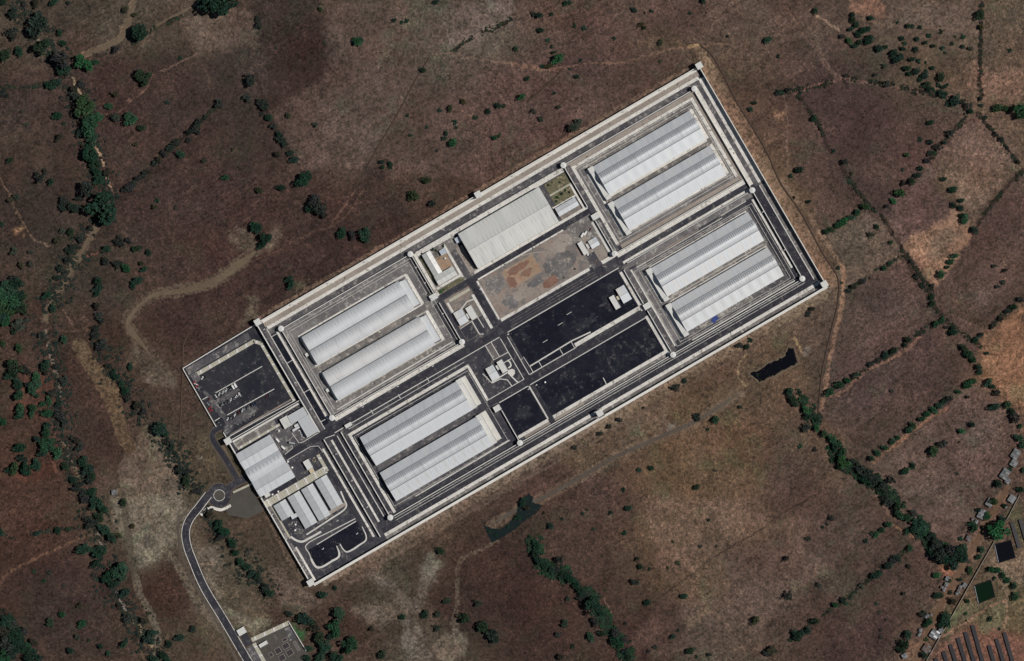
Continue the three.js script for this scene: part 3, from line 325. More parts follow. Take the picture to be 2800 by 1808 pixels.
for (const [s, t] of [[292, 199], [319, 190], [335, 184]]) kerbRun('gravel_kerb', [[s, t], [s + 7, t]], .6);
for (const [s, t, a, b] of [[398, 262, 24, 20], [370, 258, 30, 18], [345, 268, 30, 8], [300, 250, 16, 9], [285, 272, 18, 7], [400, 180, 12, 10], [350, 205, 22, 7], [276, 182, 9, 10], [228, 262, 12, 12], [390, 198, 18, 12]]) { const pp = []; for (let i = 0; i < 40; i++) { const q = i / 40 * 6.283, f = .4 + .8 * vn(Math.cos(q) * 3 + s, Math.sin(q) * 3 + t, 0, 72); pp.push(L(Math.min(416, s + a * f * Math.cos(q)), t + b * f * Math.sin(q) * .95)); } lvn.g = (lvn.g ?? 0) + 1; struct('dust_patch', polyGeo(pp, .085 + lvn.g * .004), X.ash); } sheet('main_road', 'road', X.road, 196, 424, 227, 235); kerbRun('kerb', [[208, 236.4], [249, 236.4]], 1); kerbRun('kerb', [[252, 236.4], [420, 236.4]], 1); sheet('black_gravel_yard', 'yard', X.black, 252, 417.4, 237.2, 283); sheet('black_gravel_yard', 'yard', X.black, 207, 248.6, 237.2, 284); kerbRun('kerb', [[250.4, 237], [250.4, 284]], 1.8); sheet('concrete_slab_strip', 'strip', X.conc, 207, 420, 283.4, 287.4); kerbRun('gravel_kerb', [[335, 274.3], [334.4, 284]], 1);
sheet('gravel_yard', 'yard', X.dark, 206.8, 248.8, 168, 226.6); kerbRun('kerb', [[249.2, 168], [249.2, 226.8]], .9); kerbRun('kerb', [[228.8, 166.6], [228.8, 187], [249, 187.8]], 1); kerbRun('kerb', [[237, 166.6], [237, 187]], 1); sheet('concrete_slab_strip', 'strip', X.conc, 199.2, 249, 226.2, 229.8); sheet('gravel_yard', 'strip', X.grey, 229.4, 236.4, 168, 186); kerbRun('kerb', [[237.6, 196.5], [249, 196.5]], .8); kerbRun('footpath', [[212.8, 211], [224, 211.5], [231, 217], [232, 226.4]], 1.1); kerbRun('footpath', [[236, 209], [238, 217], [240.6, 226.4]], 1.6); kerbRun('footpath', [[208.4, 195], [212.6, 211]], 1); kerbRun('footpath', [[213.2, 209.8], [237, 209]], 1.5);
struct('paved_terrace', polyGeo([[237, 207], [243, 208], [245, 211], [243, 215], [239, 216.5], [236.4, 212]].map(p => L(...p)), .12), X.clean); kerbRun('footpath', [[239.5, 205], [243.5, 204], [244.6, 199], [243, 196]], 1.8, .12, X.clean, { straight: false, n: 24 });
sheet('gravel_yard', 'yard', X.field, 212, 248, 92, 151); sheet('concrete_strip', 'strip', X.slab, 218, 247, 94.5, 98); sheet('concrete_strip', 'strip', X.conc, 213.4, 216, 97, 112); sheet('concrete_strip', 'strip', X.conc, 245, 248.4, 104, 152); kerbRun('footpath', [[226, 112.4], [236, 108], [245, 109.5]], 1.4); sheet('gravel_yard', 'strip', X.dark, 212.4, 228, 133, 150.6); kerbRun('kerb', [[212, 133], [229, 132]], .7); kerbRun('kerb', [[229.6, 132], [229.6, 150.5], [234, 153]], 1.1); kerbRun('kerb', [[238, 128], [238.4, 146]], 1); sheet('gravel_yard', 'strip', X.dark, 230.4, 244.6, 132, 151);
// gardens by the long hut
sheet('planted_bed', 'strip', X.scrubland, 391.5, 421, 30.5, 45); sheet('planted_bed', 'strip', X.scrubland, 391.5, 418.6, 47.2, 60.5); sheet('concrete_strip', 'strip', X.slab, 391, 421.5, 45, 47.2); sheet('concrete_strip', 'strip', X.conc, 418.8, 421.4, 47.2, 80); sheet('concrete_strip', 'strip', X.conc, 386.6, 418.6, 60.6, 62.6); sheet('dirt_strip', 'strip', X.field, 389, 417, 74.6, 80); sheet('concrete_strip', 'strip', X.conc, 387, 424, 80, 83.4);
// administration yard
sheet('concrete_walkway', 'strip', X.clean, -102, -4, 111.3, 113.6); sheet('dirt_strip', 'yard', X.grey, -102, -44, 113.6, 121.4); sheet('asphalt_yard', 'yard', X.asphalt, -56.4, -18.6, 126, 156.4); sheet('gravel_yard', 'yard', X.dark, -56, -22, 166, 195); kerbRun('kerb', [[-55, 166], [-22, 165.8], [-12.6, 170], [-11.6, 180]], .7); kerbRun('kerb', [[-54, 158.4], [-41.6, 156.4], [-40.6, 152.8]], .7); kerbRun('kerb', [[-33, 140], [-31.6, 154.4], [-28, 156.4], [-4, 156]], .7); kerbRun('kerb', [[-1, 166], [12, 168.4]], .8); sheet('asphalt_lane', 'road', X.asphalt, -105, -101.5, 204, 312); sheet('concrete_strip', 'strip', X.conc, -101.2, -98.6, 264.5, 312); sheet('concrete_strip', 'strip', X.slab, -102.8, -99.2, 203, 252); sheet('dirt_strip', 'strip', X.dirt, -46, -20, 246.8, 251); sheet('dirt_strip', 'strip', X.grey, -62, -40, 251.6, 253.6); sheet('dark_gravel_yard', 'yard', X.dark, -98, -79, 232, 256); sheet('asphalt_yard', 'yard', X.road, -99, -57, 189, 195.2);
// thin kerb lines round the cell block pairs
for (const [a, b, c, d] of [[434, 603, 33.6, 139], [438.6, 599.6, 37, 135.6], [434, 602.6, 180, 287], [31.4, 194, 182.4, 282], [24.4, 202.4, 26.2, 145.2], [440, 598, 182, 284]]) for (const p of [[[a, c], [b, c]], [[b, c], [b, d]], [[b, d], [a, d]], [[a, d], [a, c]]]) kerbRun('kerb', p, .4, .16, X.conc);
// concrete slab aprons: every slab its own, with open joints
function slabRow(label, s0, t0, s1, t1, w, pitch) {
  const [x, z] = L(s0, t0), len = Math.hypot(s1 - s0, t1 - t0), dir = Math.atan2(-(t1 - t0), s1 - s0), n = Math.round(len / pitch), g = new THREE.Group(); g.name = numbered('slab_apron'); g.position.set(x, .1, z); g.rotation.y = ANG + dir; g.userData.kind = 'structure'; g.userData.label = label; scene.add(g);
  const gs = [0, 1, 2].map(i => boxM(len / n - .22, .14 + i * .015, w)); for (let i = 0; i < n; i++) part(g, 'slab', gs[(i * 7 + (i >> 2)) % 3], i % 4 == 1 ? X.conc : X.slab, [(i + .5) * len / n, .05, w / 2]);
}
slabRow('beige slab apron in front of the four parallel sheds', -106, 195.6, -19, 195.6, 8.8, 3.4); slabRow('beige slab apron beside the small flat office', -16.6, 179, -16.6, 203, 4.2, 3.4);
slabRow('pale slab embankment along the edge of the parking lot', -97.5, 15.2, -16, 15.2, 5, 3.2); slabRow('pale slab embankment below the inner end wall of the parking lot', -8.6, 24, -8.6, 107, 3.6, 3.2); slabRow('beige slab strip behind the administration hall', -101, 121.6, -40, 121.6, 3, 3.2); slabRow('slab corner of the parking lot embankment', -15.9, 15.4, -9.4, 22.6, 4.2, 3.2);
// exercise yards: black gravel ringed by concrete kerbs
struct('black_gravel_yard', polyGeo([[-88, 275], [-76, 275.5], [-18, 274.5], [-18.6, 297], [-24, 301], [-47, 301.4], [-50, 297], [-51, 289], [-55, 289], [-58, 300], [-62, 301], [-84, 301.4], [-89.6, 296]].map(p => L(...p)), .07), X.black, 'black gravel exercise yard ringed by curved kerbs');
const ck = (pts, w) => kerbRun('curved_kerb', pts, w, .2, X.clean, { straight: false, n: 70 });
ck([[-18.3, 271], [-50, 269.4], [-84, 267.9], [-89.4, 270.5], [-89.6, 280], [-91, 290], [-90, 299], [-85, 301.8], [-70, 302], [-60, 301.6], [-57, 298], [-55.4, 288.3]], q => q < .42 ? 1.1 : 2.4 - 1.6 * Math.max(0, q - .9) * 10);
ck([[-50.4, 288.4], [-50.6, 295], [-48.6, 301], [-43, 302.4], [-30, 301.8], [-20.4, 300.6], [-17.4, 296], [-16, 284]], q => 2.2 - 1.2 * Math.abs(q - .5) * 2); ck([[-19.2, 274.2], [-50, 274.4], [-75.8, 274.8]], 1.1);
ck([[-16.9, 232.5], [-18.4, 244], [-19.4, 251], [-24, 254.2], [-46, 256], [-80.8, 257.8]], 1.8); ck([[-63, 263.7], [-80, 263.4], [-90, 262.4], [-95.4, 257], [-98.8, 250]], 2.6);
// dusty worn patches on the parking lot
for (const [pts, w] of [[[[-101, 40], [-99, 52], [-98, 64], [-96, 78], [-97, 94]], 5], [[[-97, 60], [-80, 60.5], [-62, 60]], 5.5], [[[-98, 91], [-80, 92], [-62, 91], [-54, 90]], 8], [[[-104, 100], [-98, 95], [-90, 93]], 7]]) struct('dust_patch', ribbonGeo(pts.map(p => L(...p)), q => w * (.5 + Math.sin(q * 3.1)), .05 + w * .004, { rag: .45, n: 60 }), X.asphalt);
// parking rows and outer roads
kerbRun('parking_kerb', [[-89.8, 49.2], [-23.5, 49.8]], .9); kerbRun('parking_kerb', [[-91.1, 80.2], [-24.5, 81.6]], 1); kerbRun('parking_kerb', [[-108, 48.4], [-101, 48.4]], .9); kerbRun('parking_kerb', [[-108, 79], [-100.6, 78.6]], .9); kerbRun('kerb', [[-10.4, 106.6], [-60, 105], [-103, 104.6]], .9); sheet('grey_yard', 'base', X.asphalt, -106, -96.5, 14, 26); sheet('grey_yard', 'yard', X.asphalt, -107, -18, 4.5, 13.5); sheet('dirt_strip', 'yard', X.field, -100, -13, 102.4, 104.4);
const B5 = (x, y) => M(560 + x * 400 / 2385, 1120 + y * 400 / 2385), RC = B5(235, 1400);
{ const ring = []; for (let i = 0; i <= 40; i++) { const a = i / 40 * Math.PI * 2; ring.push([RC[0] + 10.9 * Math.cos(a), RC[1] + 10.9 * Math.sin(a)]); }
  const main = [[1950, -20], [1850, 110], [1760, 230], [1728, 340], [1745, 470], [1800, 620], [1900, 850], [2080, 1150], [2310, 1540], [2420, 1720]].map(p => T(0, 3)(...p)), loop = [[540, 1160], [440, 980], [310, 760], [190, 590], [130, 480], [130, 390], [190, 320], [260, 290]].map(p => B5(...p)), arm = [[330, 1330], [450, 1240], [580, 1160], [720, 1100]].map(p => B5(...p));
  struct('plaza', polyGeo([[440, 1390], [690, 1225], [780, 1330], [960, 1650], [700, 1780], [380, 1720], [330, 1600]].map(p => B5(...p)), .02), X.gravelpad, 'grey-green gravel plaza beside the roundabout', 'plaza');
  for (const [n, pts, w, y] of [['access_road', main, 12, .03], ['roundabout', ring, 9.4, .035], ['access_road', loop, 9, .04], ['access_road', arm, 11, .045]]) struct(n + '_kerb', ribbonGeo(pts, w, y, { h: .1, n: 90, closed: n === 'roundabout' && false }), X.greyTrack);
  for (const [n, pts, w, y, l] of [['access_road', main, 9, .15, 'curving asphalt approach road from the roundabout'], ['roundabout', ring, 7.2, .16, 'asphalt ring of the roundabout before the gate'], ['access_road', loop, 6.4, .17, 'asphalt lane from the roundabout to the parking lot'], ['access_road', arm, 8, .18, 'short asphalt arm from the roundabout to the gate']]) struct(n, ribbonGeo(pts, w, y, { n: 120 }), X.road, l, 'road');
  const edge = d => { const c = smooth(main, 120), o = []; for (let i = 1; i < c.length - 1; i++) { const dx = c[i + 1].x - c[i - 1].x, dz = c[i + 1].z - c[i - 1].z, q = Math.hypot(dx, dz); o.push([c[i].x + dz / q * d, c[i].z - dx / q * d]); } return o; };
  for (const d of [-4.8, 4.8]) struct('road_kerb', ribbonGeo(edge(d), .7, .1, { h: .2, straight: true }), X.conc); { const e = edge(0); for (let i = 4; i + 2 < e.length; i += 4) struct('lane_dash', ribbonGeo([e[i], e[i + 1]], .18, .165, { straight: true }), X.grey); }
  const isl = []; for (let i = 0; i < 28; i++) { const a = i / 28 * Math.PI * 2; isl.push([RC[0] + 6.9 * Math.cos(a), RC[1] + 6.9 * Math.sin(a)]); } struct('roundabout_island', polyGeo(isl, .2), X.gravelpad, 'round gravel island in the middle of the roundabout', 'traffic island'); struct('road_kerb', ribbonGeo([...isl, isl[0], isl[1]], .6, .1, { h: .22, straight: true }), X.conc);
  struct('pavement', ribbonGeo([[1920, 30], [1840, 130], [1700, 210], [1690, 400], [1750, 640], [1880, 900], [2050, 1190], [2240, 1540]].map(p => T(0, 3)(p[0] - 26, p[1])), 3.2, .05, { rag: .2, n: 90 }), X.greyTrack); struct('pavement', ribbonGeo([[2150, 90], [2060, 130], [1950, 110], [1870, 180]].map(p => T(0, 3)(...p)), 3.4, .06, { rag: .2, n: 40 }), X.conc); struct('pavement', ribbonGeo([[2170, 1510], [2385, 1410]].map(p => T(0, 2)(...p)), 2.6, .07, { straight: true }), X.slab); struct('pavement', ribbonGeo([[80, 480], [160, 640], [300, 870], [450, 1150]].map(p => B5(p[0] - 8, p[1])), 1.6, .06, { n: 40 }), X.greyTrack); struct('dirt_strip', ribbonGeo([[230, 480], [380, 800], [560, 1110]].map(p => B5(...p)), 5.2, .03, { rag: .1, n: 40 }), X.track);
}
// ---------- walls and towers ----------
function wall(label, p0, p1, h, w, name = 'perimeter_wall', m = V.wall, mc = V.coping) {
  const len = Math.hypot(p1[0] - p0[0], p1[1] - p0[1]), g = thing(name, label, 'wall', [(p0[0] + p1[0]) / 2, (p0[1] + p1[1]) / 2], Math.atan2(-(p1[1] - p0[1]), p1[0] - p0[0]));
  part(g, 'wall_body', box(len, h, w), m, [0, h / 2, 0]); part(g, 'coping', box(len, .2, w + .3), mc, [0, h + .1, 0]); const n = Math.max(2, Math.round(len / 24)); const bg = box(.6, h - .3, w + .5); for (let i = 0; i <= n; i++) part(g, 'buttress', bg, V.wall, [-len / 2 + .5 + (len - 1) * i / n, (h - .3) / 2, 0]); return g;
}
const WH = 5.6;
wall('long perimeter wall between the parking lot corner tower and the middle tower', L(4, .4), L(311, .4), WH, .7); wall('long perimeter wall on the workshop side beyond the middle tower', L(318.5, .4), L(628, .4), WH, .7);
wall('end perimeter wall beside the brown earth bank', L(631, 4), L(631, 307.5), WH, .7); wall('long perimeter wall on the pond side beyond its middle tower', L(313.5, 315), L(626, 315), WH, .7); wall('long perimeter wall on the pond side near the exercise yards', L(-101, 315), L(305, 315), WH, .7);
wall('end wall between the parking lot and the cell blocks', L(-2.6, 4), L(-2.6, 156), WH, .7); wall('end wall between the four sheds and the lower cell block', L(-2.6, 166.6), L(-2.6, 306), 3.6, .6); wall('front wall facing the curving approach road', L(-105.9, 190), L(-105.9, 307.5), WH, .7); wall('front wall section between the square tower and the entrance hall', L(-105.9, 112.6), L(-105.9, 127), WH, .7);
wall('low wall of the parking lot on the open scrub side', L(-109.4, 2.8), L(-5, .9), 2.4, .7, 'boundary_wall'); wall('low wall of the parking lot beside the row of red cars', L(-109.6, 3.4), L(-110, 86), 2.6, .45, 'boundary_wall'); wall('wall between the parking lot and the administration hall', L(-101.6, 109.4), L(-4, 109.6), 3.2, .5, 'boundary_wall'); wall('short wall stub at the parking lot exit', L(-105.8, 96.5), L(-105.8, 104.4), 2.6, .45, 'boundary_wall');
const iw = (l, a, b) => wall(l, L(...a), L(...b), 3.2, .55, 'inner_wall'), RT = 3.6;
iw('inner wall of the upper left cell block along the perimeter road', [21 + RT, 22], [206 - RT, 22]); iw('inner wall of the upper right cell block along the perimeter road', [424.3 + RT, 22], [611 - RT, 22]); iw('inner wall of the upper right cell block along the end road', [611, 22 + RT], [611, 162]); iw('inner wall of the lower right cell block along the end road', [611, 170], [610, 288]); iw('inner wall of the lower right cell block along the pond side', [424 + RT, 292.4], [609 - RT, 292.4]); iw('inner wall of the lower left cell block along the pond side', [20.4 + RT, 292], [205.5 - RT, 292]); iw('inner wall behind the black gravel yards on the pond side', [205.5 + RT, 292.4], [424 - RT, 292.4]);
iw('inner wall of the upper left cell block facing the parking lot', [20.4, 22 + RT], [20.4, 148 - RT]); iw('inner wall of the lower left cell block facing the exercise yards', [20.4, 169], [20.4, 291 - RT]); iw('inner wall between the upper left cell block and the L-shaped workshop', [206, 22 + RT], [206, 78]); iw('inner wall between the upper left cell block and the middle office', [206, 92], [206, 148 - RT]); iw('inner wall between the lower left cell block and the black yard', [206, 246], [205.6, 292 - RT]); iw('inner wall between the gardens and the upper right cell block', [424.3, 22 + RT], [424.3, 82]); iw('inner wall between the truck yard and the upper right cell block', [424.3, 101], [424.3, 148.6 - RT]); iw('inner wall between the black yard and the lower right cell block', [424, 172], [424, 220]); iw('inner wall end beside the second black yard', [424, 230], [424, 292 - RT]); iw('cross wall below the upper left cell block', [20.4 + RT, 148.4], [206 - RT, 148.4]); iw('cross wall below the upper right cell block', [424.3 + RT, 148.8], [608, 148.8]); iw('second cross wall above the lower right cell block', [432, 166.4], [611 - RT, 166.4]);
function squareTower(label, s, t) {
  const g = thing('guard_tower', label, 'watchtower', L(s, t), ANG, 'square guard towers on the perimeter walls');
  part(g, 'shaft', box(6.6, 7.2, 6.6), V.wall, [0, 3.6, 0]); part(g, 'gallery', box(7.4, .35, 7.4), V.coping, [0, 7.3, 0]); const c = part(g, 'cabin', box(5.6, 2.4, 5.6), V.wall, [0, 8.6, 0]); for (const [x, z, r] of [[0, 2.82, 0], [0, -2.82, 0], [2.82, 0, 1], [-2.82, 0, 1]]) part(c, 'window', box(r ? .08 : 4.6, 1.1, r ? 4.6 : .08), V.glass, [x, .3, z]);
  part(g, 'roof', boxM(7.9, .4, 7.9), R.flat, [0, 10, 0]); part(g, 'door', box(1, 2.1, .1), V.door, [0, 1.05, 3.34]);
}
squareTower('square guard tower at the corner by the brown earth bank end', 631, .2); squareTower('square guard tower at the corner nearest the dark water pit', 629.2, 311.4); squareTower('square guard tower at the corner of the parking lot', .2, .2); squareTower('square guard tower at the corner by the exercise yards', -105, 311.4); squareTower('square guard tower halfway along the wall behind the workshop', 314.9, .6); squareTower('square guard tower halfway along the pond-side wall', 309.2, 309.6); squareTower('square guard tower beside the entrance hall', -105.6, 108.7);
const shaftG = new THREE.CylinderGeometry(2.3, 2.6, 4.6, 20), cabG = new THREE.CylinderGeometry(3.2, 3.2, 1.9, 24), glG = new THREE.CylinderGeometry(3.24, 3.24, .9, 24, 1, true), galG = new THREE.CylinderGeometry(3.5, 3.3, .3, 24), rfG = new THREE.CylinderGeometry(.4, 3.6, .7, 28), finG = new THREE.CylinderGeometry(.25, .35, .6, 10), shaftW = plain(.58, .57, .54, .9), rfM = plain(.62, .62, .60, .8);
[[612, 21.6, 'at the road bend inside the bank-side corner'], [424.4, 22.2, 'beside the planted garden beds'], [205.6, 22.2, 'beside the L-shaped workshop'], [21, 21.6, 'inside the parking lot corner'], [610.9, 166.2, 'halfway along the end road'], [424.3, 148.6, 'below the truck yard'], [609.4, 291.9, 'inside the dark water pit corner'], [424, 292.9, 'between the black yard and the lower right cell block'], [206.2, 148.2, 'by the middle road crossing'], [20, 148.6, 'by the administration gate road'], [205.5, 292.1, 'at the small black yard on the pond side'], [20.4, 291.4, 'opposite the exercise yards']].forEach(([s, t, l]) => {
  const g = thing('round_watchtower', 'round white watchtower ' + l, 'watchtower', L(s, t), 0, 'round watchtowers of the inner walls');
  part(g, 'shaft', shaftG, shaftW, [0, 2.3, 0]); part(g, 'gallery', galG, V.coping, [0, 4.7, 0]); const c = part(g, 'cabin', cabG, V.wall, [0, 5.8, 0]); part(c, 'window_band', glG, V.glass, [0, .15, 0]); const r = part(g, 'roof', rfG, rfM, [0, 7.05, 0]); part(r, 'finial', finG, V.steel, [0, .6, 0]); part(g, 'door', box(.9, 2, .15), V.door, [0, 1, 2.55]);
});

// ---------- buildings ----------
function openings(g, w, d, h, rows = 1) { // doors and windows along the two long sides
  const n = Math.max(1, Math.floor(w / 5)), wg = box(1.5, 1.1, .12); for (let i = 0; i < n; i++) for (const z of [-.02, d + .02]) part(g, 'window', wg, V.glass, [(i + .5) * w / n, Math.min(h - 1, 2), z]);
  const dr = part(g, 'door', box(1.8, 2.3, .14), V.door, [w * .5 + 1.9, 1.15, d + .03]); part(dr, 'handle', box(.06, .2, .12), V.steel, [.6, 0, .1]);
}
const tones = [R.white, R.white2, R.white3];
function gable(name, label, cat, s0, s1, t0, t1, o = {}) { // pitched-roof building on the compound grid; o.axis 's' or 't' is the ridge direction
  const { eave = 4, ridge = 5.4, axis = 's', roofs = tones, pw = 6, group, vents } = o, w = s1 - s0, d = t1 - t0, g = thing(name, label, cat, L(s0, t0), ANG, group), len = axis === 's' ? w : d, span = axis === 's' ? d : w;
  const prof = [[.25, 0], [.25, eave - .5], [span / 2, ridge - .5], [span - .25, eave - .5], [span - .25, 0]], wg = prism(prof, len - .5);
  const place = (m) => { if (axis === 't') { m.rotation.y = -Math.PI / 2; m.position.set(w - m.position.z, m.position.y, m.position.x); } return m; };
  place(part(g, 'wall', wg, o.wall ?? V.wall, [.25, 0, 0]));
  const n = Math.max(1, Math.round(len / pw)), th = .14, A = prism([[-.35, eave - .12], [span / 2 - .05, ridge], [span / 2 - .05, ridge - th], [-.35, eave - .12 - th]], len / n - .05), B = prism([[span / 2 + .05, ridge], [span + .35, eave - .12], [span + .35, eave - .12 - th], [span / 2 + .05, ridge - th]], len / n - .05);
  for (let i = 0; i < n; i++) { place(part(g, 'roof_panel', A, roofs[(i * 5 + 1 + (i >> 1)) % roofs.length], [i * len / n, 0, 0])); place(part(g, 'roof_panel', B, roofs[(i * 3 + (i >> 2)) % roofs.length], [i * len / n, 0, 0])); }
  place(part(g, 'ridge_cap', box(len, .12, .5), V.vent, [len / 2, ridge + .03, span / 2])); if (axis === 't') { const r = g.children[g.children.length - 1]; r.position.set(w - span / 2, ridge + .03, len / 2); }
  openings(g, w, d, eave, 1); return g;
}
function flatHouse(name, label, cat, s0, s1, t0, t1, h, o = {}) {
  const w = s1 - s0, d = t1 - t0, g = thing(name, label, cat, L(s0, t0), ANG, o.group); part(g, 'wall', box(w, h, d), o.wall ?? V.wall, [w / 2, h / 2, d / 2]); part(g, 'roof_slab', boxM(w + .6, .25, d + .6), o.roof ?? R.flat, [w / 2, h + .12, d / 2]);
  for (const [x, z, a, b] of [[w / 2, -.2, w + .6, .25], [w / 2, d + .2, w + .6, .25], [-.2, d / 2, .25, d + .1], [w + .2, d / 2, .25, d + .1]]) part(g, 'parapet', box(a, .3, b), V.coping, [x, h + .39, z]); openings(g, w, d, h); return g;
}
// cell blocks
const CL = 138.6;
const A_n = prism([[-.4, 4.3], [10.9, 8.0], [10.9, 7.84], [-.4, 4.14]], 6.55), A_s = prism([[25.7, 8.0], [40.4, 4.5], [40.4, 4.34], [25.7, 7.84]], 6.55);
const arc = (c, hw, y0, rise, n, off = 0) => Array.from({ length: n + 1 }, (_, i) => { const q = -1 + 2 * i / n; return [c + q * hw, y0 + rise * (1 - q * q) + off]; });
const A_v = prism([...arc(18.3, 7.1, 7.8, 3.3, 28), ...arc(18.3, 7.1, 7.8, 3.3, 28, -.18).reverse()], CL, .5);
const A_w = prism([[.2, 0], [.2, 4.2], [10.8, 7.6], ...arc(18.3, 6.9, 7.6, 3.2, 14), [25.8, 7.6], [39.8, 4.3], [39.8, 0]], CL - .6), ventA = box(.6, .4, 4.6);
const toneSets = [[R.white, R.white2, R.white3], [R.white4, R.white, R.white2], [R.white3, R.white6, R.white], [R.white6, R.white4, R.white3], [R.white5, R.white2, R.white], [R.white2, R.white5, R.white4]]; let tsn = 0;
function blockA(label, s0, t0, annexEast) { const tones = toneSets[tsn++ % 6];
  const g = thing('cell_block', label, 'prison block', L(s0, t0), ANG, 'cell blocks with a raised vault');
  part(g, 'wall', A_w, V.wall, [.3, 0, 0]); for (let i = 0; i < 21; i++) { part(g, 'roof_panel', A_n, tones[(i * 5 + (i >> 2)) % 3], [i * 6.6, 0, 0]); part(g, 'roof_panel', A_s, tones[(i * 7 + 1 + (i >> 1)) % 3], [i * 6.6, 0, 0]); }
  part(g, 'vault_roof', A_v, tones[tsn % 3]); for (const t of [11.05, 25.55]) part(g, 'gutter', box(CL, .3, .8), V.gutter, [CL / 2, 7.95, t]);
  for (let i = 0; i < 50; i++) part(g, 'roof_vent', ventA, V.vent, [3 + i * 2.7, 10.62, 15.4], [-.36, 0, 0]);
  const ax = annexEast ? CL : -6.4, an = part(g, 'annex', boxM(6.4, 4.2, 34), R.flat, [ax + 3.2, 2.1, 23]); for (const x of [-3.1, 3.1]) part(an, 'parapet', box(.25, .5, 34), V.coping, [x, 2.3, 0]); part(g, 'stair_block', boxM(7.2, 5.4, 7.2), R.flat, [annexEast ? CL + 2.6 : -3.4, 2.7, 2.2]);
  if (!annexEast) part(g, 'end_block', boxM(7, 5, 5), R.flat, [-2.6, 2.5, 42]);
  const wg = box(1.2, .7, .12); for (let i = 0; i < 30; i++) part(g, 'window', wg, V.glass, [3 + i * 4.6, 3.4, 39.82]); const dr = part(g, 'door', box(.12, 2.6, 2.4), V.door, [annexEast ? .26 : CL - .26, 1.3, 20]); part(dr, 'handle', box(.12, .2, .06), V.steel, [annexEast ? -.1 : .1, 0, .9]);
}
blockA('cell block with raised vault nearest the corner by the earth bank', 455, 42.2, false); blockA('cell block with raised vault beside the cross walls, upper right pair', 454.6, 92.2, false); blockA('cell block with raised vault beside the cross walls, lower right pair', 454, 187, false); blockA('cell block with raised vault with the blue tarpaulin beside it', 453.2, 236.9, false); blockA('cell block with raised vault beside the gate road, lower left pair', 37.2, 187, true); blockA('cell block with raised vault opposite the exercise yards', 36.7, 237.4, true);
const B_v = [0, 1].map(k => prism([...arc(9.9 + k * 20, 10, 5.6, 3, 30), ...arc(9.9 + k * 20, 10, 5.6, 3, 30, -.18).reverse()], CL, .5)), B_w = prism([[.2, 0], [.2, 5.4], ...arc(9.9, 9.7, 5.45, 2.85, 14), ...arc(29.9, 9.7, 5.45, 2.85, 14), [39.7, 5.4], [39.7, 0]], CL - .6), ventB = box(.6, .5, 4.4);
let bn = 0;
function blockB(label, s0, t0) { const vm = bn++ ? [R.white6, R.white3] : [R.white3, R.white4];
  const g = thing('cell_block', label, 'prison block', L(s0, t0), ANG, 'cell blocks with twin vaults'); part(g, 'wall', B_w, V.wall, [.3, 0, 0]); B_v.forEach((v, k) => part(g, 'vault_roof', v, vm[k])); part(g, 'gutter', box(CL, .3, 1.1), V.gutter, [CL / 2, 6.0, 19.9]);
  for (const k of [0, 1]) for (let i = 0; i < 29; i++) part(g, 'roof_vent', ventB, V.ventW, [3.4 + i * 4.72, 8.34, 6.4 + k * 20], [-.2, 0, 0]);
  const an = part(g, 'annex', boxM(8.6, 5.6, 35), R.white3, [CL + 4.4, 2.8, 20]); part(an, 'parapet', box(.3, .4, 35), V.coping, [4.2, 2.9, 0]); part(g, 'end_block', boxM(5, 6, 6), R.white3, [CL + 1.5, 3, 5]); part(g, 'stair_block', boxM(3.4, 3, 4.4), R.flat, [-5.6, 1.5, 22]);
  const wg = box(1.2, .7, .12); for (let i = 0; i < 30; i++) part(g, 'window', wg, V.glass, [3 + i * 4.6, 3.4, 39.72]); const dr = part(g, 'door', box(.12, 2.6, 2.4), V.door, [.26, 1.3, 10]); part(dr, 'handle', box(.12, .2, .06), V.steel, [-.1, 0, .9]);
}
blockB('twin-vaulted cell block along the perimeter road', 37.4, 43.2); blockB('twin-vaulted cell block beside the cross wall', 37.4, 94.2);
// workshops and offices
const dull = [R.cream, R.cream2, R.cream3];
gable('workshop', 'great workshop hall with a patched pale ridge roof', 'workshop', 268.8, 384.6, 30.4, 79.4, { eave: 6.5, ridge: 10.6, roofs: [R.cream, R.cream2, R.cream3, R.cream, R.cream], pw: 5 });
gable('workshop_wing', 'long wing of the L-shaped workshop beside the dirt yard', 'workshop', 217.2, 228.2, 30.2, 60.8, { axis: 't', eave: 4, ridge: 5.6, roofs: dull }); gable('workshop_wing', 'short wing of the L-shaped workshop by the grass verge', 'workshop', 216.4, 243.2, 61.2, 73, { eave: 4, ridge: 5.8, roofs: dull });
flatHouse('shed', 'small blue-grey shed in the orange dirt yard', 'shed', 238.3, 246, 36.7, 42.8, 3, { roof: R.blue }); flatHouse('shed', 'small blue-grey hut against the great workshop hall', 'shed', 262.3, 268.4, 33.2, 39.3, 3, { roof: R.blue });
gable('long_hut', 'long white-roofed hut below the garden beds', 'hut', 388.4, 416.8, 63.3, 74.2, { eave: 3.4, ridge: 4.8 });
const gh = (l, s0, s1, t0, t1) => flatHouse('gatehouse', l, 'gatehouse', s0, s1, t0, t1, 3.6, { group: 'small flat gatehouses' });
gh('flat gatehouse beside the L-shaped workshop', 199.2, 208.4, 79, 85.6); gh('flat gatehouse beside the truck yard', 422.6, 431.3, 93.3, 99.9); gh('flat gatehouse at the gap by the lower right cell blocks', 422.4, 431.4, 221.4, 228); gh('flat gatehouse on the road into the lower left cell blocks', 28.6, 37, 164.6, 168.6); gh('flat gatehouse by the small black yard', 198.4, 206.6, 237.8, 244.4);
const small = { eave: 3.4, ridge: 4.4, roofs: [R.white2, R.flat, R.white3] };
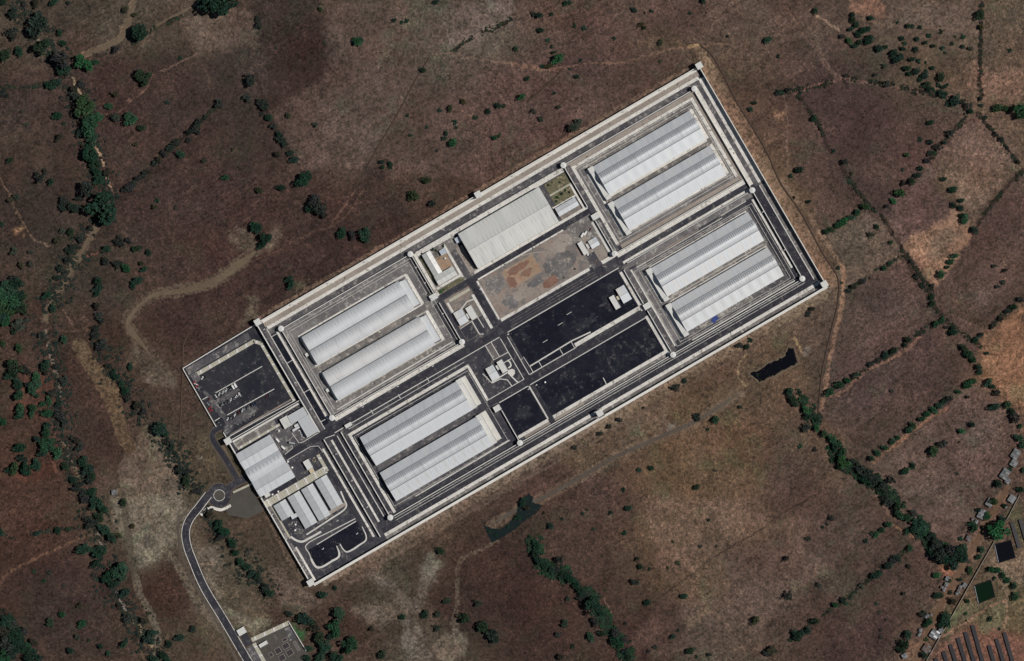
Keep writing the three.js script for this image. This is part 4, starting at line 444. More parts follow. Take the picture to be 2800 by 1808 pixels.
gable('office', 'ridge-roofed office with footpaths beside the middle road', 'office', 214.4, 226.4, 112.2, 129.6, small); flatHouse('annex_office', 'narrow flat office beside the upper middle office', 'office', 230.6, 238.4, 114.6, 131, 3.2); gable('office', 'ridge-roofed office between the road and the round terrace', 'office', 214.2, 225, 191.8, 208.4, small); flatHouse('annex_office', 'narrow flat office joined to the round terrace', 'office', 230.6, 237.6, 191.6, 207, 3.2);
gable('office', 'ridge-roofed office in the truck yard', 'office', 403.2, 414.5, 118.9, 129.4, small); flatHouse('annex_office', 'narrow flat office in the truck yard', 'office', 391, 396.9, 114.6, 131.2, 3); gable('office', 'ridge-roofed office at the edge of the first black gravel yard', 'office', 403, 414.8, 187.8, 207.3, small); flatHouse('annex_office', 'narrow flat office on the first black gravel yard', 'office', 391.2, 397.4, 192.3, 209.3, 3);
flatHouse('utility_box', 'tiny flat-roofed box between the two truck yard offices', 'utility box', 399.2, 401.4, 121, 126.6, 2.2, { roof: R.cream }); flatHouse('utility_box', 'tiny cream box between the terrace offices', 'utility box', 227, 229.2, 195, 200.4, 2.2, { roof: R.cream }); flatHouse('utility_box', 'tiny cream box between the upper middle offices', 'utility box', 227.6, 229.4, 121, 127, 2.2, { roof: R.cream }); flatHouse('utility_box', 'tiny cream box between the black yard offices', 'utility box', 399.4, 401.4, 196, 200, 2.2, { roof: V.beige });
// administration halls
gable('entrance_hall', 'entrance hall with a two-tone ridge roof', 'hall', -106.2, -57, 128, 149.6, { eave: 6, ridge: 8.6, pw: 8 }); gable('entrance_hall', 'entrance hall with a ridge roof on the side of the four sheds', 'hall', -106.2, -56.2, 168.8, 188.6, { eave: 6, ridge: 8.4, pw: 8 });
{ const g = thing('vaulted_hall', 'vaulted hall between the two ridge-roofed entrance halls', 'hall', L(-106, 150), ANG), len = 48.8; part(g, 'wall', prism([[.2, 0], ...arc(9.2, 9, 5.6, 3.2, 14), [18.2, 0]], len - .6), V.wall, [.3, 0, 0]); part(g, 'vault_roof', prism([...arc(9.2, 9.3, 5.7, 3.4, 26), ...arc(9.2, 9.3, 5.7, 3.4, 26, -.18).reverse()], len, .5), R.white); for (let i = 0; i < 9; i++) part(g, 'roof_vent', box(.4, .35, 5), V.vent, [3 + i * 5.2, 8.85, 6.6], [-.22, 0, 0]); for (const t of [-.1, 18.4]) part(g, 'gutter', box(len, .3, .5), V.gutter, [len / 2, 5.7, t]); part(g, 'door', box(.12, 3.4, 4), V.door, [.2, 1.7, 9]); }
flatHouse('utility_room', 'small white block at the corner of the lower entrance hall', 'utility room', -100.4, -94.4, 189.2, 193, 3.6); flatHouse('office', 'grey flat-roofed office wing under the parking lot wall', 'office', -26.6, -4.4, 119.4, 130.2, 4.4, { roof: R.grey }); flatHouse('office', 'cream flat-roofed office beside the slab strip', 'office', -37.2, -27, 118.2, 131, 3.8, { roof: R.cream }); flatHouse('office', 'large pale flat-roofed office by the gate road', 'office', -18.2, -3.4, 130.8, 154.2, 5.2, { roof: R.grey });
flatHouse('canopy', 'white box canopy in the corner of the pale offices', 'canopy', -25.4, -19.4, 133.3, 136, 2.6, { roof: R.white3 }); flatHouse('canopy', 'long thin white canopy in front of the pale offices', 'canopy', -30.2, -19.1, 137, 139, 2.4, { roof: R.white3 }); flatHouse('office', 'small stepped flat office on the dark gravel yard', 'office', -38.6, -31.4, 178, 189.4, 3.6); flatHouse('plant_room', 'beige machinery block beside the small stepped office', 'plant room', -37.4, -32.4, 190.4, 195, 2.6, { roof: V.beige, wall: V.beige });
const sh = { axis: 't', eave: 3.8, ridge: 4.6, pw: 7, roofs: [R.grey, R.shedlight, R.grey], group: 'row of four parallel sheds' };
gable('storage_shed', 'short shed of the four, with the white annex', 'shed', -97.5, -81.2, 206.4, 228, sh); gable('storage_shed', 'long shed next to the short one, of the four', 'shed', -77.4, -61, 206.2, 251.1, sh); gable('storage_shed', 'second long shed, between its two long neighbours', 'shed', -58, -42.2, 206.4, 251.3, sh); gable('storage_shed', 'long shed at the road end of the four', 'shed', -38, -22, 205.6, 246.8, sh); flatHouse('shed_annex', 'white annex between the short shed and its neighbour', 'annex', -85.4, -78.2, 228.4, 232.4, 3.2, { roof: R.white3 });
// ---------- village, pools, solar field, treatment plant ----------
const slope = Math.atan2(1, .58);
function house(label, f, x, y, w, d, turn, roofs, o = {}) {
  const [X0, Z0] = f(x, y), g = thing('village_house', label, 'house', [X0, Z0], turn, 'tin-roofed houses along the dirt road'), h = o.h ?? 2.7; part(g, 'wall', box(w - .6, h, d - .6), V.tanWall, [0, h / 2, 0]);
  const n = Math.max(2, Math.round(w / 2.4)), pg = boxM(w / n - .04, .06, d / 2 + .25); for (let i = 0; i < n; i++) for (const k of [-1, 1]) part(g, 'roof_sheet', pg, roofs[(i * 3 + (k > 0 ? 1 : 0) + i) % roofs.length], [-w / 2 + (i + .5) * w / n, h + .42 - (i % 3) * .02, k * (d / 4 + .06)], [k * .2, 0, 0]);
  part(g, 'ridge_cap', box(w, .08, .4), V.gutter, [0, h + .78, 0]); part(g, 'door', box(1, 2, .1), V.door, [w * .15, 1, d / 2 - .28]); part(g, 'window', box(1, .8, .1), V.glass, [-w * .25, 1.5, d / 2 - .28]);
}
const tn = [R.tin, R.tin2, R.tin], tw = [R.tin2, R.tin, R.tin2], tr = [R.rust, R.tin, R.rust];
house('grey-roofed house at the top of the dirt road', T(3, 2), 2305, 1150, 12, 9, 1.0, tn); house('pale square house between two grey-roofed houses on the dirt road', T(3, 2), 2290, 1235, 9, 8, 1.0, tw); house('patched grey house with a lean-to at the hedge end', T(3, 2), 2205, 1335, 13, 9, 1.0, tn); house('small lean-to beside the patched grey house', T(3, 2), 2232, 1400, 7, 6, 1.0, tn);
house('pale tin house beside a garden clump on the field side of the dirt road', T(3, 3), 2065, 62, 10, 8, 1.0, tw); house('pale tin house next to a bright bush on the field side', T(3, 3), 1988, 168, 12, 8, 1.1, tw); house('white-roofed house against the boundary wall', T(3, 3), 2270, 28, 9, 8, 1.0, [R.tin2, R.tin2]); house('rusty half-roofed hut on the field side of the dirt road', T(3, 3), 1870, 390, 8, 6, 1.1, tr); house('small teal-grey hut below the big thicket', T(3, 3), 1672, 770, 6, 5, 1.2, [R.tin2, R.tin]); house('tiny grey hut beside the dirt road bend', T(3, 3), 1660, 822, 5, 4, 1.2, tn); house('pale hut squeezed between the road and the boundary wall', T(3, 3), 1830, 832, 6, 4.5, 1.0, [R.tin2, R.tin]); house('rust-patched hut by the boundary wall', T(3, 3), 1782, 880, 6.5, 5, 1.0, tr); house('small grey shack in the shrubs on the field side', T(3, 3), 1478, 1118, 6, 4.5, 1.0, tn); house('square white-patched house against the boundary wall', T(3, 3), 1550, 1288, 11, 10, 1.0, [R.tin2, R.tin, R.grey]); house('small grey annex beside the white-patched house', T(3, 3), 1608, 1250, 6, 5, 1.0, tn); house('red and grey roofed house near the bottom of the dirt road', T(3, 3), 1472, 1418, 10, 8, 1.0, tr); house('small pale hut under the pair of dark trees', T(3, 3), 1272, 1490, 7, 6, .6, tw); house('lone grey hut on the pale gravel flats', T(0, 2), 1068, 1506, 7, 6, .1, tn);
[[1905, 215, 'beside the bright hedge bush'], [1940, 240, 'behind the pale tin house'], [1640, 870, 'at the rubbish heap by the bend'], [1620, 850, 'in the bare red plot'], [1760, 905, 'leaning on the boundary wall huts'], [1790, 850, 'behind the pale hut'], [1520, 1105, 'on the roadside above the dark tree'], [1420, 1250, 'in the scrub opposite the dark tree'], [1410, 1290, 'in the bare roadside yard'], [1500, 1440, 'behind the red and grey house'], [1590, 1310, 'behind the white-patched house'], [2110, 45, 'in the shrubs near the top of the road'], [2215, 105, 'between the road and the boundary wall']].forEach(([x, y, l], i) => house('tiny weathered tin shack ' + l, T(3, 3), x, y, 3.4 + (i % 3) * .9, 3 + (i % 2) * .8, .9 + (i % 4) * .12, i % 3 ? [R.tin, R.tin2] : [R.rust, R.tin], { h: 2.2 }));
{ const a = T(3, 3)(2345, -10), b = T(3, 3)(2225, 220), c = T(3, 3)(2110, 420), d = T(3, 3)(1730, 1090), e = T(3, 3)(1500, 1490), f = T(3, 3)(1440, 1600); wall('white boundary wall above the big bright tree by the dirt road', a, b, 2, .3, 'boundary_wall', V.tanWall, V.tanWall); wall('white boundary wall past the two square pools', c, d, 2, .3, 'boundary_wall', V.tanWall, V.tanWall); wall('white boundary wall beside the solar field', d, f, 2, .3, 'boundary_wall', V.tanWall, V.tanWall); }
function pool(label, pts, water) { const p = pts.map(q => T(3, 3)(...q)), c = [0, 1].map(k => p.reduce((a, q) => a + q[k], 0) / 4), g = thing('reservoir', label, 'reservoir', c), k = (f, y) => polyGeo(p.map(q => [(q[0] - c[0]) * f, (q[1] - c[1]) * f]), y);
  part(g, 'liner', k(1.06, .1), V.liner); for (let i = 0; i < 4; i++) { const a = p[i], b = p[(i + 1) % 4]; const m = ribbonGeo([[a[0] - c[0], a[1] - c[1]], [b[0] - c[0], b[1] - c[1]]], 1.5, .06, { straight: true, crown: .9 }); part(g, 'liner_rim', m, i == 3 ? V.trim : V.liner); } part(g, 'water', k(.97, .3), water); }
pool('square reservoir of black water beside the big bright tree', [[2110, 455], [2262, 416], [2304, 575], [2148, 625]], plain(.004, .004, .006, .12)); pool('square reservoir of green water by the boundary wall', [[1922, 838], [2076, 786], [2114, 940], [1960, 1003]], plain(.003, .012, .003, .15));
{ const sp = [[1905, 1205, 2010, 1580, 'longest row, nearest the green reservoir path'], [1838, 1268, 1930, 1580, 'second row from the longest one'], [1768, 1324, 1850, 1580, 'third row from the longest one'], [1698, 1386, 1760, 1580, 'fourth row from the longest one'], [1634, 1450, 1676, 1580, 'fifth row from the longest one'], [1560, 1512, 1584, 1580, 'shortest row by the boundary wall'], [2202, 1274, 2290, 1580, 'row with its end nearest the footpath corner'], [2128, 1330, 2204, 1580, 'row in the middle of the three right-hand rows'], [2060, 1395, 2114, 1580, 'shortest of the three right-hand rows'], [2272, 248, 2344, 490, 'row beside the black reservoir'], [2350, 220, 2430, 490, 'outer row beside the grassy corner']];
  for (const [x0, y0, x1, y1, l] of sp) { const a = T(3, 3)(x0, y0), b = T(3, 3)(x1, y1), len = Math.hypot(b[0] - a[0], b[1] - a[1]), g = thing('solar_table', 'dark solar panel table, ' + l, 'solar panels', [(a[0] + b[0]) / 2, (a[1] + b[1]) / 2], Math.atan2(-(b[1] - a[1]), b[0] - a[0]), 'solar panel rows'), n = Math.max(1, Math.round(len / 6)), pg = box(len / n - .12, .08, 2.3), leg = new THREE.CylinderGeometry(.08, .08, 1.2, 6);
    for (let i = 0; i < n; i++) { for (const k of [-1, 1]) part(g, 'panel', pg, V.panel, [-len / 2 + (i + .5) * len / n, 1.4 + k * .14, k * 1.16], [-.12, 0, 0]); part(g, 'post', leg, V.steel, [-len / 2 + (i + .5) * len / n, .6, 0]); } part(g, 'rail', box(len, .1, .1), V.steel, [0, 1.24, 0]); } }
// dark water pits outside the pond-side wall
const wet = (r, g, b, q) => new THREE.MeshPhysicalMaterial({ color: new THREE.Color().setRGB(r, g, b), roughness: q, specularIntensity: .35 }), water = wet(.004, .0045, .007, .15), reedW = wet(.006, .013, .013, .4);
function pit(label, pts, m, edge) { const c = [...pts, pts[0]], p = []; for (let i = 0; i + 1 < c.length; i++) { const n = Math.ceil(Math.hypot(c[i + 1][0] - c[i][0], c[i + 1][1] - c[i][1]) / 2.2); for (let k = 0; k < n; k++) p.push([c[i][0] + (c[i + 1][0] - c[i][0]) * k / n + rr(-.6, .6), c[i][1] + (c[i + 1][1] - c[i][1]) * k / n + rr(-.7, .7)]); } p.push(p[0]); if (edge) struct('pond_bank', ribbonGeo([...p, p[1]], 3, .0, { straight: true, crown: .7, rag: .5 }), edge); struct('pond', polyGeo(p, .1), m, label, 'pond'); }
const dsp = (x, y) => M(x * 1.174, y * 1.174);
pit('black water pit with straight dug sides outside the wall', [[1742, 866], [1764, 862], [1788, 846], [1826, 828], [1834, 806], [1848, 810], [1861, 846], [1800, 878], [1768, 893], [1754, 880]].map(p => dsp(...p)), water, X.track);
pit('narrow reedy pond beside the grey dirt track', [[1126, 1224], [1148, 1232], [1168, 1232], [1186, 1218], [1202, 1200], [1206, 1176], [1218, 1160], [1232, 1150], [1242, 1158], [1240, 1170], [1262, 1178], [1250, 1194], [1222, 1214], [1196, 1236], [1170, 1252], [1146, 1264], [1138, 1250]].map(p => dsp(...p)), reedW);
// treatment plant
const PL = toL(...P5(0, 0)), pA = Math.atan2(185, 100) ; struct('plant_yard', polyGeo([[640, 880], [1700, 400], [2180, 1200], [2300, 1471], [2300, 1560], [1050, 1560]].map(p => P5(...p)), .03), X.gravelpad, 'grey yard of the treatment plant', 'yard'); struct('asphalt_pad', polyGeo([[1560, 590], [1760, 510], [1910, 850], [1700, 930]].map(p => P5(...p)), .05), X.asphalt); struct('asphalt_pad', polyGeo([[370, 790], [540, 700], [690, 980], [500, 1090]].map(p => P5(...p)), .05), X.road); struct('asphalt_pad', polyGeo([[520, 1150], [700, 1000], [1000, 1560], [740, 1560]].map(p => P5(...p)), .05), X.asphalt);
{ const q = (f, a, b, w, pitch, l) => { const A = P5(...a), B = P5(...b), la = toL(...A), lb = toL(...B); slabRow(l, la[0], la[1], lb[0], lb[1], w, pitch); }; q(P5, [650, 850], [1680, 370], 5.2, 3.2, 'beige slab apron at the head of the treatment plant'); q(P5, [780, 960], [1080, 1500], 4.6, 3.2, 'beige slab apron along the side of the treatment plant'); }
{ const c = toL(...P5(410, 655)); flatHouse('gatehouse', 'white gate canopy of the treatment plant beside the approach road', 'gatehouse', c[0] - 4.8, c[0] + 4.8, c[1] - 3.7, c[1] + 3.7, 3.2); const d = toL(...P5(1000, 1005)); flatHouse('plant_office', 'small white plant office beside the slab apron', 'office', d[0] - 5.2, d[0] + 5.2, d[1] - 1.9, d[1] + 1.9, 2.8);
  const bM = plain(.035, .024, .028, .5), rim = plain(.22, .20, .18, .9); const basin = (l, x, y, w, dd) => { const g = thing('settling_basin', l, 'basin', P5(x, y), ANG); part(g, 'floor', box(w, .3, dd), bM, [0, .2, 0]); for (const [a, b, e, f] of [[0, -dd / 2, w + .6, .6], [0, dd / 2, w + .6, .6], [-w / 2, 0, .6, dd - .6], [w / 2, 0, .6, dd - .6]]) part(g, 'rim', box(e, .9, f), rim, [a, .45, b]); };
  basin('dark settling basin nearest the sludge beds', 1600, 1060, 8.4, 6.6); basin('dark settling basin below the first one', 1710, 1240, 8.4, 7); basin('dark settling basin left of the walkway', 1390, 1190, 7.6, 7); basin('lower dark settling basin left of the walkway', 1500, 1380, 8, 7); basin('small pale-rimmed basin at the top of the plant', 1570, 890, 6.4, 4); basin('small open basin by the sandy corner', 1200, 1300, 4.6, 5);
  const g = thing('sludge_bed', 'row of slotted sludge drying cells', 'drying bed', P5(1895, 1060), ANG); part(g, 'slab', box(4, .4, 13), rim, [0, .2, 0]); for (let i = 0; i < 7; i++) part(g, 'cell', box(3, .2, 1), bM, [0, .36, -5.2 + i * 1.75]); const k = thing('channel_grate', 'dark screening channel above the basins', 'channel', P5(1310, 830), ANG); part(k, 'channel', box(3, .5, 7), rim, [0, .25, 0]); for (let i = 0; i < 4; i++) part(k, 'grate', box(2.4, .2, 1.2), bM, [0, .46, -2.6 + i * 1.7]);
  wall('dark fence wall of the treatment plant beside the green verge', P5(1690, 410), P5(2160, 1190), 2, .4, 'boundary_wall'); }

// ---------- vehicles ----------
const paint = { white: plain(.72, .72, .71, .3), silver: plain(.42, .43, .45, .3, .4), grey: plain(.10, .105, .11, .3), black: plain(.012, .012, .014, .25), red: plain(.33, .02, .02, .3), blue: plain(.03, .05, .12, .3), maroon: plain(.10, .015, .018, .3) };
const sideG = (pts, w) => { const g = new THREE.ExtrudeGeometry(new THREE.Shape(pts.map(p => new THREE.Vector2(...p))), { depth: w - .16, bevelEnabled: true, bevelSize: .08, bevelThickness: .08, bevelSegments: 2 }); g.translate(0, 0, -w / 2 + .08); return g; };
const carB = sideG([[-2.1, .3], [-2.15, .75], [-2, .95], [-.9, 1.0], [1, 1.0], [2.0, .85], [2.15, .6], [2.1, .3]], 1.72), carC = sideG([[-1.75, .98], [-1.25, 1.38], [.35, 1.4], [1.1, .99]], 1.5), carR = new THREE.BoxGeometry(1.5, .07, 1.36), puB = sideG([[-2.55, .4], [-2.6, 1.05], [-.5, 1.08], [1.1, 1.1], [2.4, .98], [2.55, .6], [2.5, .4]], 1.82), puC = sideG([[-.65, 1.08], [-.5, 1.65], [.75, 1.66], [1.3, 1.1]], 1.62), bed = new THREE.BoxGeometry(1.7, .08, 1.45), tyre = new THREE.CylinderGeometry(.32, .32, .22, 14).rotateX(Math.PI / 2), rim = new THREE.CylinderGeometry(.18, .18, .24, 10).rotateX(Math.PI / 2), lampG = new THREE.BoxGeometry(.08, .14, .32), vanB = sideG([[-3.4, .4], [-3.45, 2.5], [1.9, 2.5], [2.7, 1.5], [3.3, 1.25], [3.4, .4]], 2.1), vanW = sideG([[1.75, 1.5], [1.86, 2.35], [2.02, 2.35], [2.68, 1.5]], 1.9), busB = sideG([[-4.4, .45], [-4.4, 2.9], [4.2, 2.9], [4.4, 1.4], [4.4, .45]], 2.4), busR = new THREE.BoxGeometry(7.6, .12, 2.1), boxB = new THREE.BoxGeometry(4.6, 2.4, 2.3);
function wheels(g, xs, z, y = .32, k = 1) { for (const x of xs) for (const s of [-1, 1]) { const w = part(g, 'wheel', tyre, V.rubber, [x, y * k, s * z]); w.scale.setScalar(k); part(w, 'rim', rim, V.steel); } }
function lights(g, x, y, z) { for (const s of [-1, 1]) part(g, 'headlight', lampG, V.lamp, [x, y, s * z]); }
const kinds = {
  car: (c, g) => { part(g, 'body', carB, c); part(g, 'cabin_glass', carC, V.glass); part(g, 'roof', carR, c, [-.45, 1.44, 0]); wheels(g, [-1.35, 1.35], .8); lights(g, 2.18, .7, .6); },
  pickup: (c, g) => { part(g, 'body', puB, c); part(g, 'cabin_glass', puC, V.glass); part(g, 'roof', new THREE.BoxGeometry(1.15, .07, 1.48), c, [.1, 1.72, 0]); part(g, 'cargo_bed', bed, V.gutter, [-1.6, 1.16, 0]); wheels(g, [-1.6, 1.6], .84, .36, 1.1); lights(g, 2.58, .8, .65); },
  van: (c, g) => { part(g, 'body', vanB, c); part(g, 'windscreen', vanW, V.glass, [.12, 0, 0]); wheels(g, [-2.1, 2.1], .95, .36, 1.15); lights(g, 3.42, .9, .75); },
  truck: (c, g) => { const b = part(g, 'cargo_box', boxB, c, [-1.1, 1.9, 0]); part(b, 'door', new THREE.BoxGeometry(.06, 2.1, 2), V.lamp, [-2.32, 0, 0]); part(g, 'cab', sideG([[1.4, .5], [1.4, 2.3], [2.6, 2.3], [3.1, 1.4], [3.1, .5]], 2.1), c); part(g, 'windscreen', sideG([[2.3, 1.5], [2.55, 2.2], [2.68, 2.2], [3.08, 1.5]], 1.8), V.glass, [.06, 0, 0]); part(g, 'chassis', new THREE.BoxGeometry(6, .25, 1), V.gutter, [-.3, .6, 0]); wheels(g, [-2.2, 2.1], .95, .45, 1.35); lights(g, 3.12, .8, .7); },
  bus: (c, g) => { part(g, 'body', busB, c); part(g, 'roof_rack', busR, V.trim, [-.2, 3.05, 0]); part(g, 'windscreen', sideG([[4.28, 1.5], [4.2, 2.7], [4.3, 2.7], [4.46, 1.5]], 2.1), V.glass); wheels(g, [-2.8, 2.8], 1.1, .45, 1.35); lights(g, 4.42, .9, .85); },
  motorcycle: (c, g) => { part(g, 'frame', sideG([[-.45, .5], [-.2, .85], [.35, .95], [.4, .6], [0, .35]], .36), c); part(g, 'seat', new THREE.BoxGeometry(.7, .1, .3), V.rubber, [-.3, .88, 0]); part(g, 'handlebar', new THREE.BoxGeometry(.08, .08, .75), V.steel, [.45, 1.05, 0]); part(g, 'fork', new THREE.BoxGeometry(.1, .6, .12), V.steel, [.62, .62, 0], [0, 0, .35]); for (const x of [-.68, .72]) { const w = part(g, 'wheel', tyre, V.rubber, [x, .3, 0]); w.scale.set(.95, .95, .6); part(w, 'rim', rim, V.steel); } },
};
const protos = {};
function vehicle(kind, colour, s, t, turn, label, group) { const k = kind + colour, [x, z] = L(s, t); if (protos[k]) return dup(protos[k], [x, z], ANG + turn, label, group); const g = thing(kind === 'car' ? 'parked_car' : kind === 'pickup' ? 'pickup_truck' : kind === 'truck' ? 'box_truck' : kind, label, kind, [x, z], ANG + turn, group, .06); kinds[kind](paint[colour], g); protos[k] = g; return g; }
const H = Math.PI / 2, row = (cols, s0, step, t, where) => cols.forEach((c, i) => { if (!c) return; const [k, col] = c.includes(' ') ? [c.split(' ')[1], c.split(' ')[0]] : ['car', c]; vehicle(k, col, s0 + i * step + rr(-.15, .15), t + rr(-.3, .3), (i % 3 == 1 ? -H : H) + rr(-.04, .04), `${col} ${k} parked ${where}`, 'vehicles ' + where); });
row(['white', 'black', 'white', 'grey', 'white', 'silver', 'white', 'black', 'black pickup', 'black'], -91.4, 2.5, 53, 'in the row below the upper parking kerb'); vehicle('van', 'white', -67.2, 53.4, H, 'white van parked next to the white box truck', 'vehicles in the row below the upper parking kerb'); vehicle('truck', 'white', -63.6, 53.2, H, 'white box truck at the end of the row below the upper parking kerb', 'vehicles in the row below the upper parking kerb');
row(['black', 'silver', 'black pickup', 'grey', 'black', 'grey pickup', 'white', 'black', '', 'white', 'silver', 'white pickup', 'black'], -92.4, 2.5, 66, 'in the free row between the two parking kerbs');
row(['white', 'black', 'grey', 'black', 'white pickup', 'black', 'maroon', 'black', 'white', 'silver', 'black', 'grey', '', 'black', 'blue', 'black'], -93, 2.65, 84.8, 'in the row below the lower parking kerb'); row(['maroon', 'black'], -37.4, 2.8, 85.2, 'alone at the far end of the lower parking kerb');
[['red', 25], ['white', 27.8], ['red', 30.4], ['silver', 33.4], ['grey', 37.6], ['red', 62], ['red', 65.4]].forEach(([c, t], i) => vehicle('car', c, -105.6 + rr(-.3, .3), t, rr(-.08, .08), `${c} car parked against the low wall of the parking lot`, 'cars along the low wall')); vehicle('car', 'maroon', -100.2, 52, H, 'maroon car beside the short kerb stub near the low wall'); vehicle('car', 'silver', -104.6, 56.6, .3, 'silver car parked askew near the low wall'); vehicle('pickup', 'black', -105.6, 82, 0, 'black pickup beside the lower short kerb stub', 'black pickups by the exit'); vehicle('pickup', 'black', -104.8, 85.4, .1, 'black pickup beside the lower short kerb stub', 'black pickups by the exit'); vehicle('car', 'white', -94.8, 25.2, H, 'white car of the pair below the slab embankment'); vehicle('car', 'black', -91.3, 25.2, H, 'black car of the pair below the slab embankment');
for (let i = 0; i < 38; i++) if (![13, 14, 24, 31, 32].includes(i)) vehicle('motorcycle', ['black', 'blue', 'black', 'silver', 'grey'][i % 5], -103.5 + i * 1.72, 97.4 + i * .075 + rr(-.3, .3), H + .5 + rr(-.15, .15), `${['black', 'blue', 'black', 'silver', 'grey'][i % 5]} motorcycle in the slanting row beside the parking lot wall`, 'motorcycles in a slanting row');
vehicle('van', 'white', -52.6, 138, .35, 'white van parked at the end of the upper entrance hall'); vehicle('truck', 'white', -51.2, 149.6, .2, 'white box truck by the kerb corner of the vaulted hall'); vehicle('bus', 'black', -38.6, 150.8, -.7, 'dark bus turning into the gate road'); vehicle('truck', 'white', 401.9, 108.3, H, 'white box truck parked at the edge of the dirt in the inner truck yard'); vehicle('van', 'white', 406.3, 108.2, H, 'white van between the box truck and two cars in the inner truck yard'); vehicle('car', 'silver', 409.9, 107, H, 'silver car next to the white van in the inner truck yard'); vehicle('car', 'maroon', 413.4, 107.4, H, 'maroon car at the end of the inner truck yard row');

// ---------- light masts, tanks and loose things ----------
const poleG = new THREE.CylinderGeometry(.09, .16, 9, 8), armG = new THREE.BoxGeometry(1.8, .12, .12), headG = new THREE.BoxGeometry(.75, .22, .95), footG = new THREE.BoxGeometry(.9, .5, .9); let mast0;
function mast(s, t, where) { const l = 'white light mast ' + where, gp = 'light masts ' + where; if (mast0) return dup(mast0, L(s, t), ANG, l, gp); const g = mast0 = thing('light_mast', l, 'light mast', L(s, t), ANG, gp); part(g, 'base', footG, V.coping, [0, .25, 0]); part(g, 'pole', poleG, V.steel, [0, 4.9, 0]); part(g, 'arm', armG, V.steel, [0, 9.3, 0]); for (const x of [-.7, .7]) part(g, 'lamp_head', headG, V.lamp, [x, 9.2, 0]); }
for (let i = 0; i < 11; i++) mast(51.7 + i * 52.9, 4.7, 'on the dirt strip behind the workshop-side wall'); for (let i = 0; i < 5; i++) mast(623.2, 40 + i * 56, 'on the end road'); for (let i = 0; i < 11; i++) mast(40 + i * 53, 305.6, 'on the pond-side perimeter road'); for (const t of [12, 50, 88, 126]) mast(2.6, t, 'on the lane inside the parking lot end wall'); for (const t of [190, 228, 266]) mast(2.4, t, 'on the dark lane opposite the exercise yards'); for (const [s, t] of [[-25, 288], [-71, 283], [-38, 262], [-28, 254.5]]) mast(s, t, 'around the exercise yards'); for (const [s, t] of [[203, 40], [203, 62], [203, 84], [203, 106]]) mast(s, t, 'on the lane beside the L-shaped workshop'); for (const s of [60, 110, 160]) mast(s, 156, 'on the middle gate road'); for (const [s, t] of [[258.6, 103], [248, 240], [260.4, 168.6], [259, 240.5]]) mast(s, t, 'on the middle crossroad'); for (const [s, t] of [[461, 34], [519, 34], [575, 34], [603.6, 60], [603.6, 110]]) mast(s, t, 'around the upper right cell block'); for (const t of [196, 250]) mast(608.4, t, 'behind the lower right cell block'); for (const t of [215, 250, 290]) mast(-104.2, t, 'on the lane inside the front wall');
const tankB = new THREE.CylinderGeometry(1.1, 1.15, 1.9, 18), tankL = new THREE.CylinderGeometry(.3, 1.1, .4, 18); let tk; for (const [s, t, l] of [[-92, 193.6, 'by the corner of the lower entrance hall'], [-84, 194, 'beside the beige slab apron'], [-45.4, 129.3, 'at the end of the slab strip behind the offices'], [-55, 168, 'at the edge of the dark gravel yard'], [-54, 177, 'beside the lower entrance hall end'], [-86, 240, 'on the rubble beside the short shed'], [-90, 246, 'on the rubble by the curved kerb'], [395, 133, 'behind the truck yard offices'], [270, 243, 'on the second black gravel yard'], [240, 48, 'in the orange dirt yard']]) { if (tk) dup(tk, L(s, t), 0, 'small white water tank ' + l, 'small water tanks'); else { tk = thing('water_tank', 'small white water tank ' + l, 'tank', L(s, t), 0, 'small water tanks', .1); part(tk, 'tank_body', tankB, V.lamp, [0, .95, 0]); part(tk, 'lid', tankL, V.lamp, [0, 2.1, 0]); } }
{ const g = new THREE.PlaneGeometry(9, 6, 18, 12); g.rotateX(-Math.PI / 2); const p = g.attributes.position; for (let i = 0; i < p.count; i++) p.setY(i, .25 + .7 * vn(p.getX(i) * .7 + 9, p.getZ(i) * .7 + 9, 0, 33)); g.computeVertexNormals(); const o = shade(new THREE.Mesh(g, V.blueTarp)); o.name = numbered('tarpaulin'); o.position.set(L(491, 281)[0], .1, L(491, 281)[1]); o.rotation.y = ANG + .3; tag(o, 'crumpled blue tarpaulin beside the lower right cell block', 'tarpaulin'); scene.add(o); }
const rockG = new THREE.DodecahedronGeometry(.8, 0); { const pg = []; const heap = (label, s, t, n, sx, st, m, k = 1) => { const gs = []; for (let i = 0; i < n; i++) { const q = rockG.clone(), f = k * rr(.3, 1); q.scale(f * rr(.8, 1.4), f * .7, f); q.rotateY(rnd() * 6); q.translate(rr(-sx, sx), .2, rr(-st, st)); gs.push(q); } const o = shade(new THREE.Mesh(mergeGeometries(gs), m)); o.name = numbered('rubble'); o.userData.kind = 'stuff'; o.position.set(L(s, t)[0], .1, L(s, t)[1]); o.rotation.y = ANG; tag(o, label, 'rubble'); scene.add(o); };
  heap('white rubble strewn beside the blue tarpaulin', 512, 280, 60, 16, 2.4, V.rubble, .8); heap('pale rubble on the dark ground beside the short shed', -88, 242, 40, 6, 8, V.rubble, .7); heap('rubble ridge at the edge of the truck yard', 384, 104, 60, 3, 8, V.rubble, .7); heap('pale rubble along the side of the lower left cell block', 120, 281, 40, 40, 1.4, V.rubble, .6); heap('clutter of crates and scrap in front of the pale offices', -22, 147, 24, 3, 6, V.lamp, .9); heap('brown spoil heap at the end of the truck yard dirt', 400, 145, 20, 3, 3, V.mud, .9); heap('pale spoil and stones behind the L-shaped workshop', 234, 40, 30, 3, 6, V.mud, .7); heap('scrap and stones beside the great workshop hall', 262, 64, 30, 2, 9, V.mud, .8); heap('pale stones beside the small stepped office', -26, 182, 16, 2, 3, V.beige, .8); heap('stones by the terrace offices', 210, 202, 26, 2, 7, V.rubble, .7); }
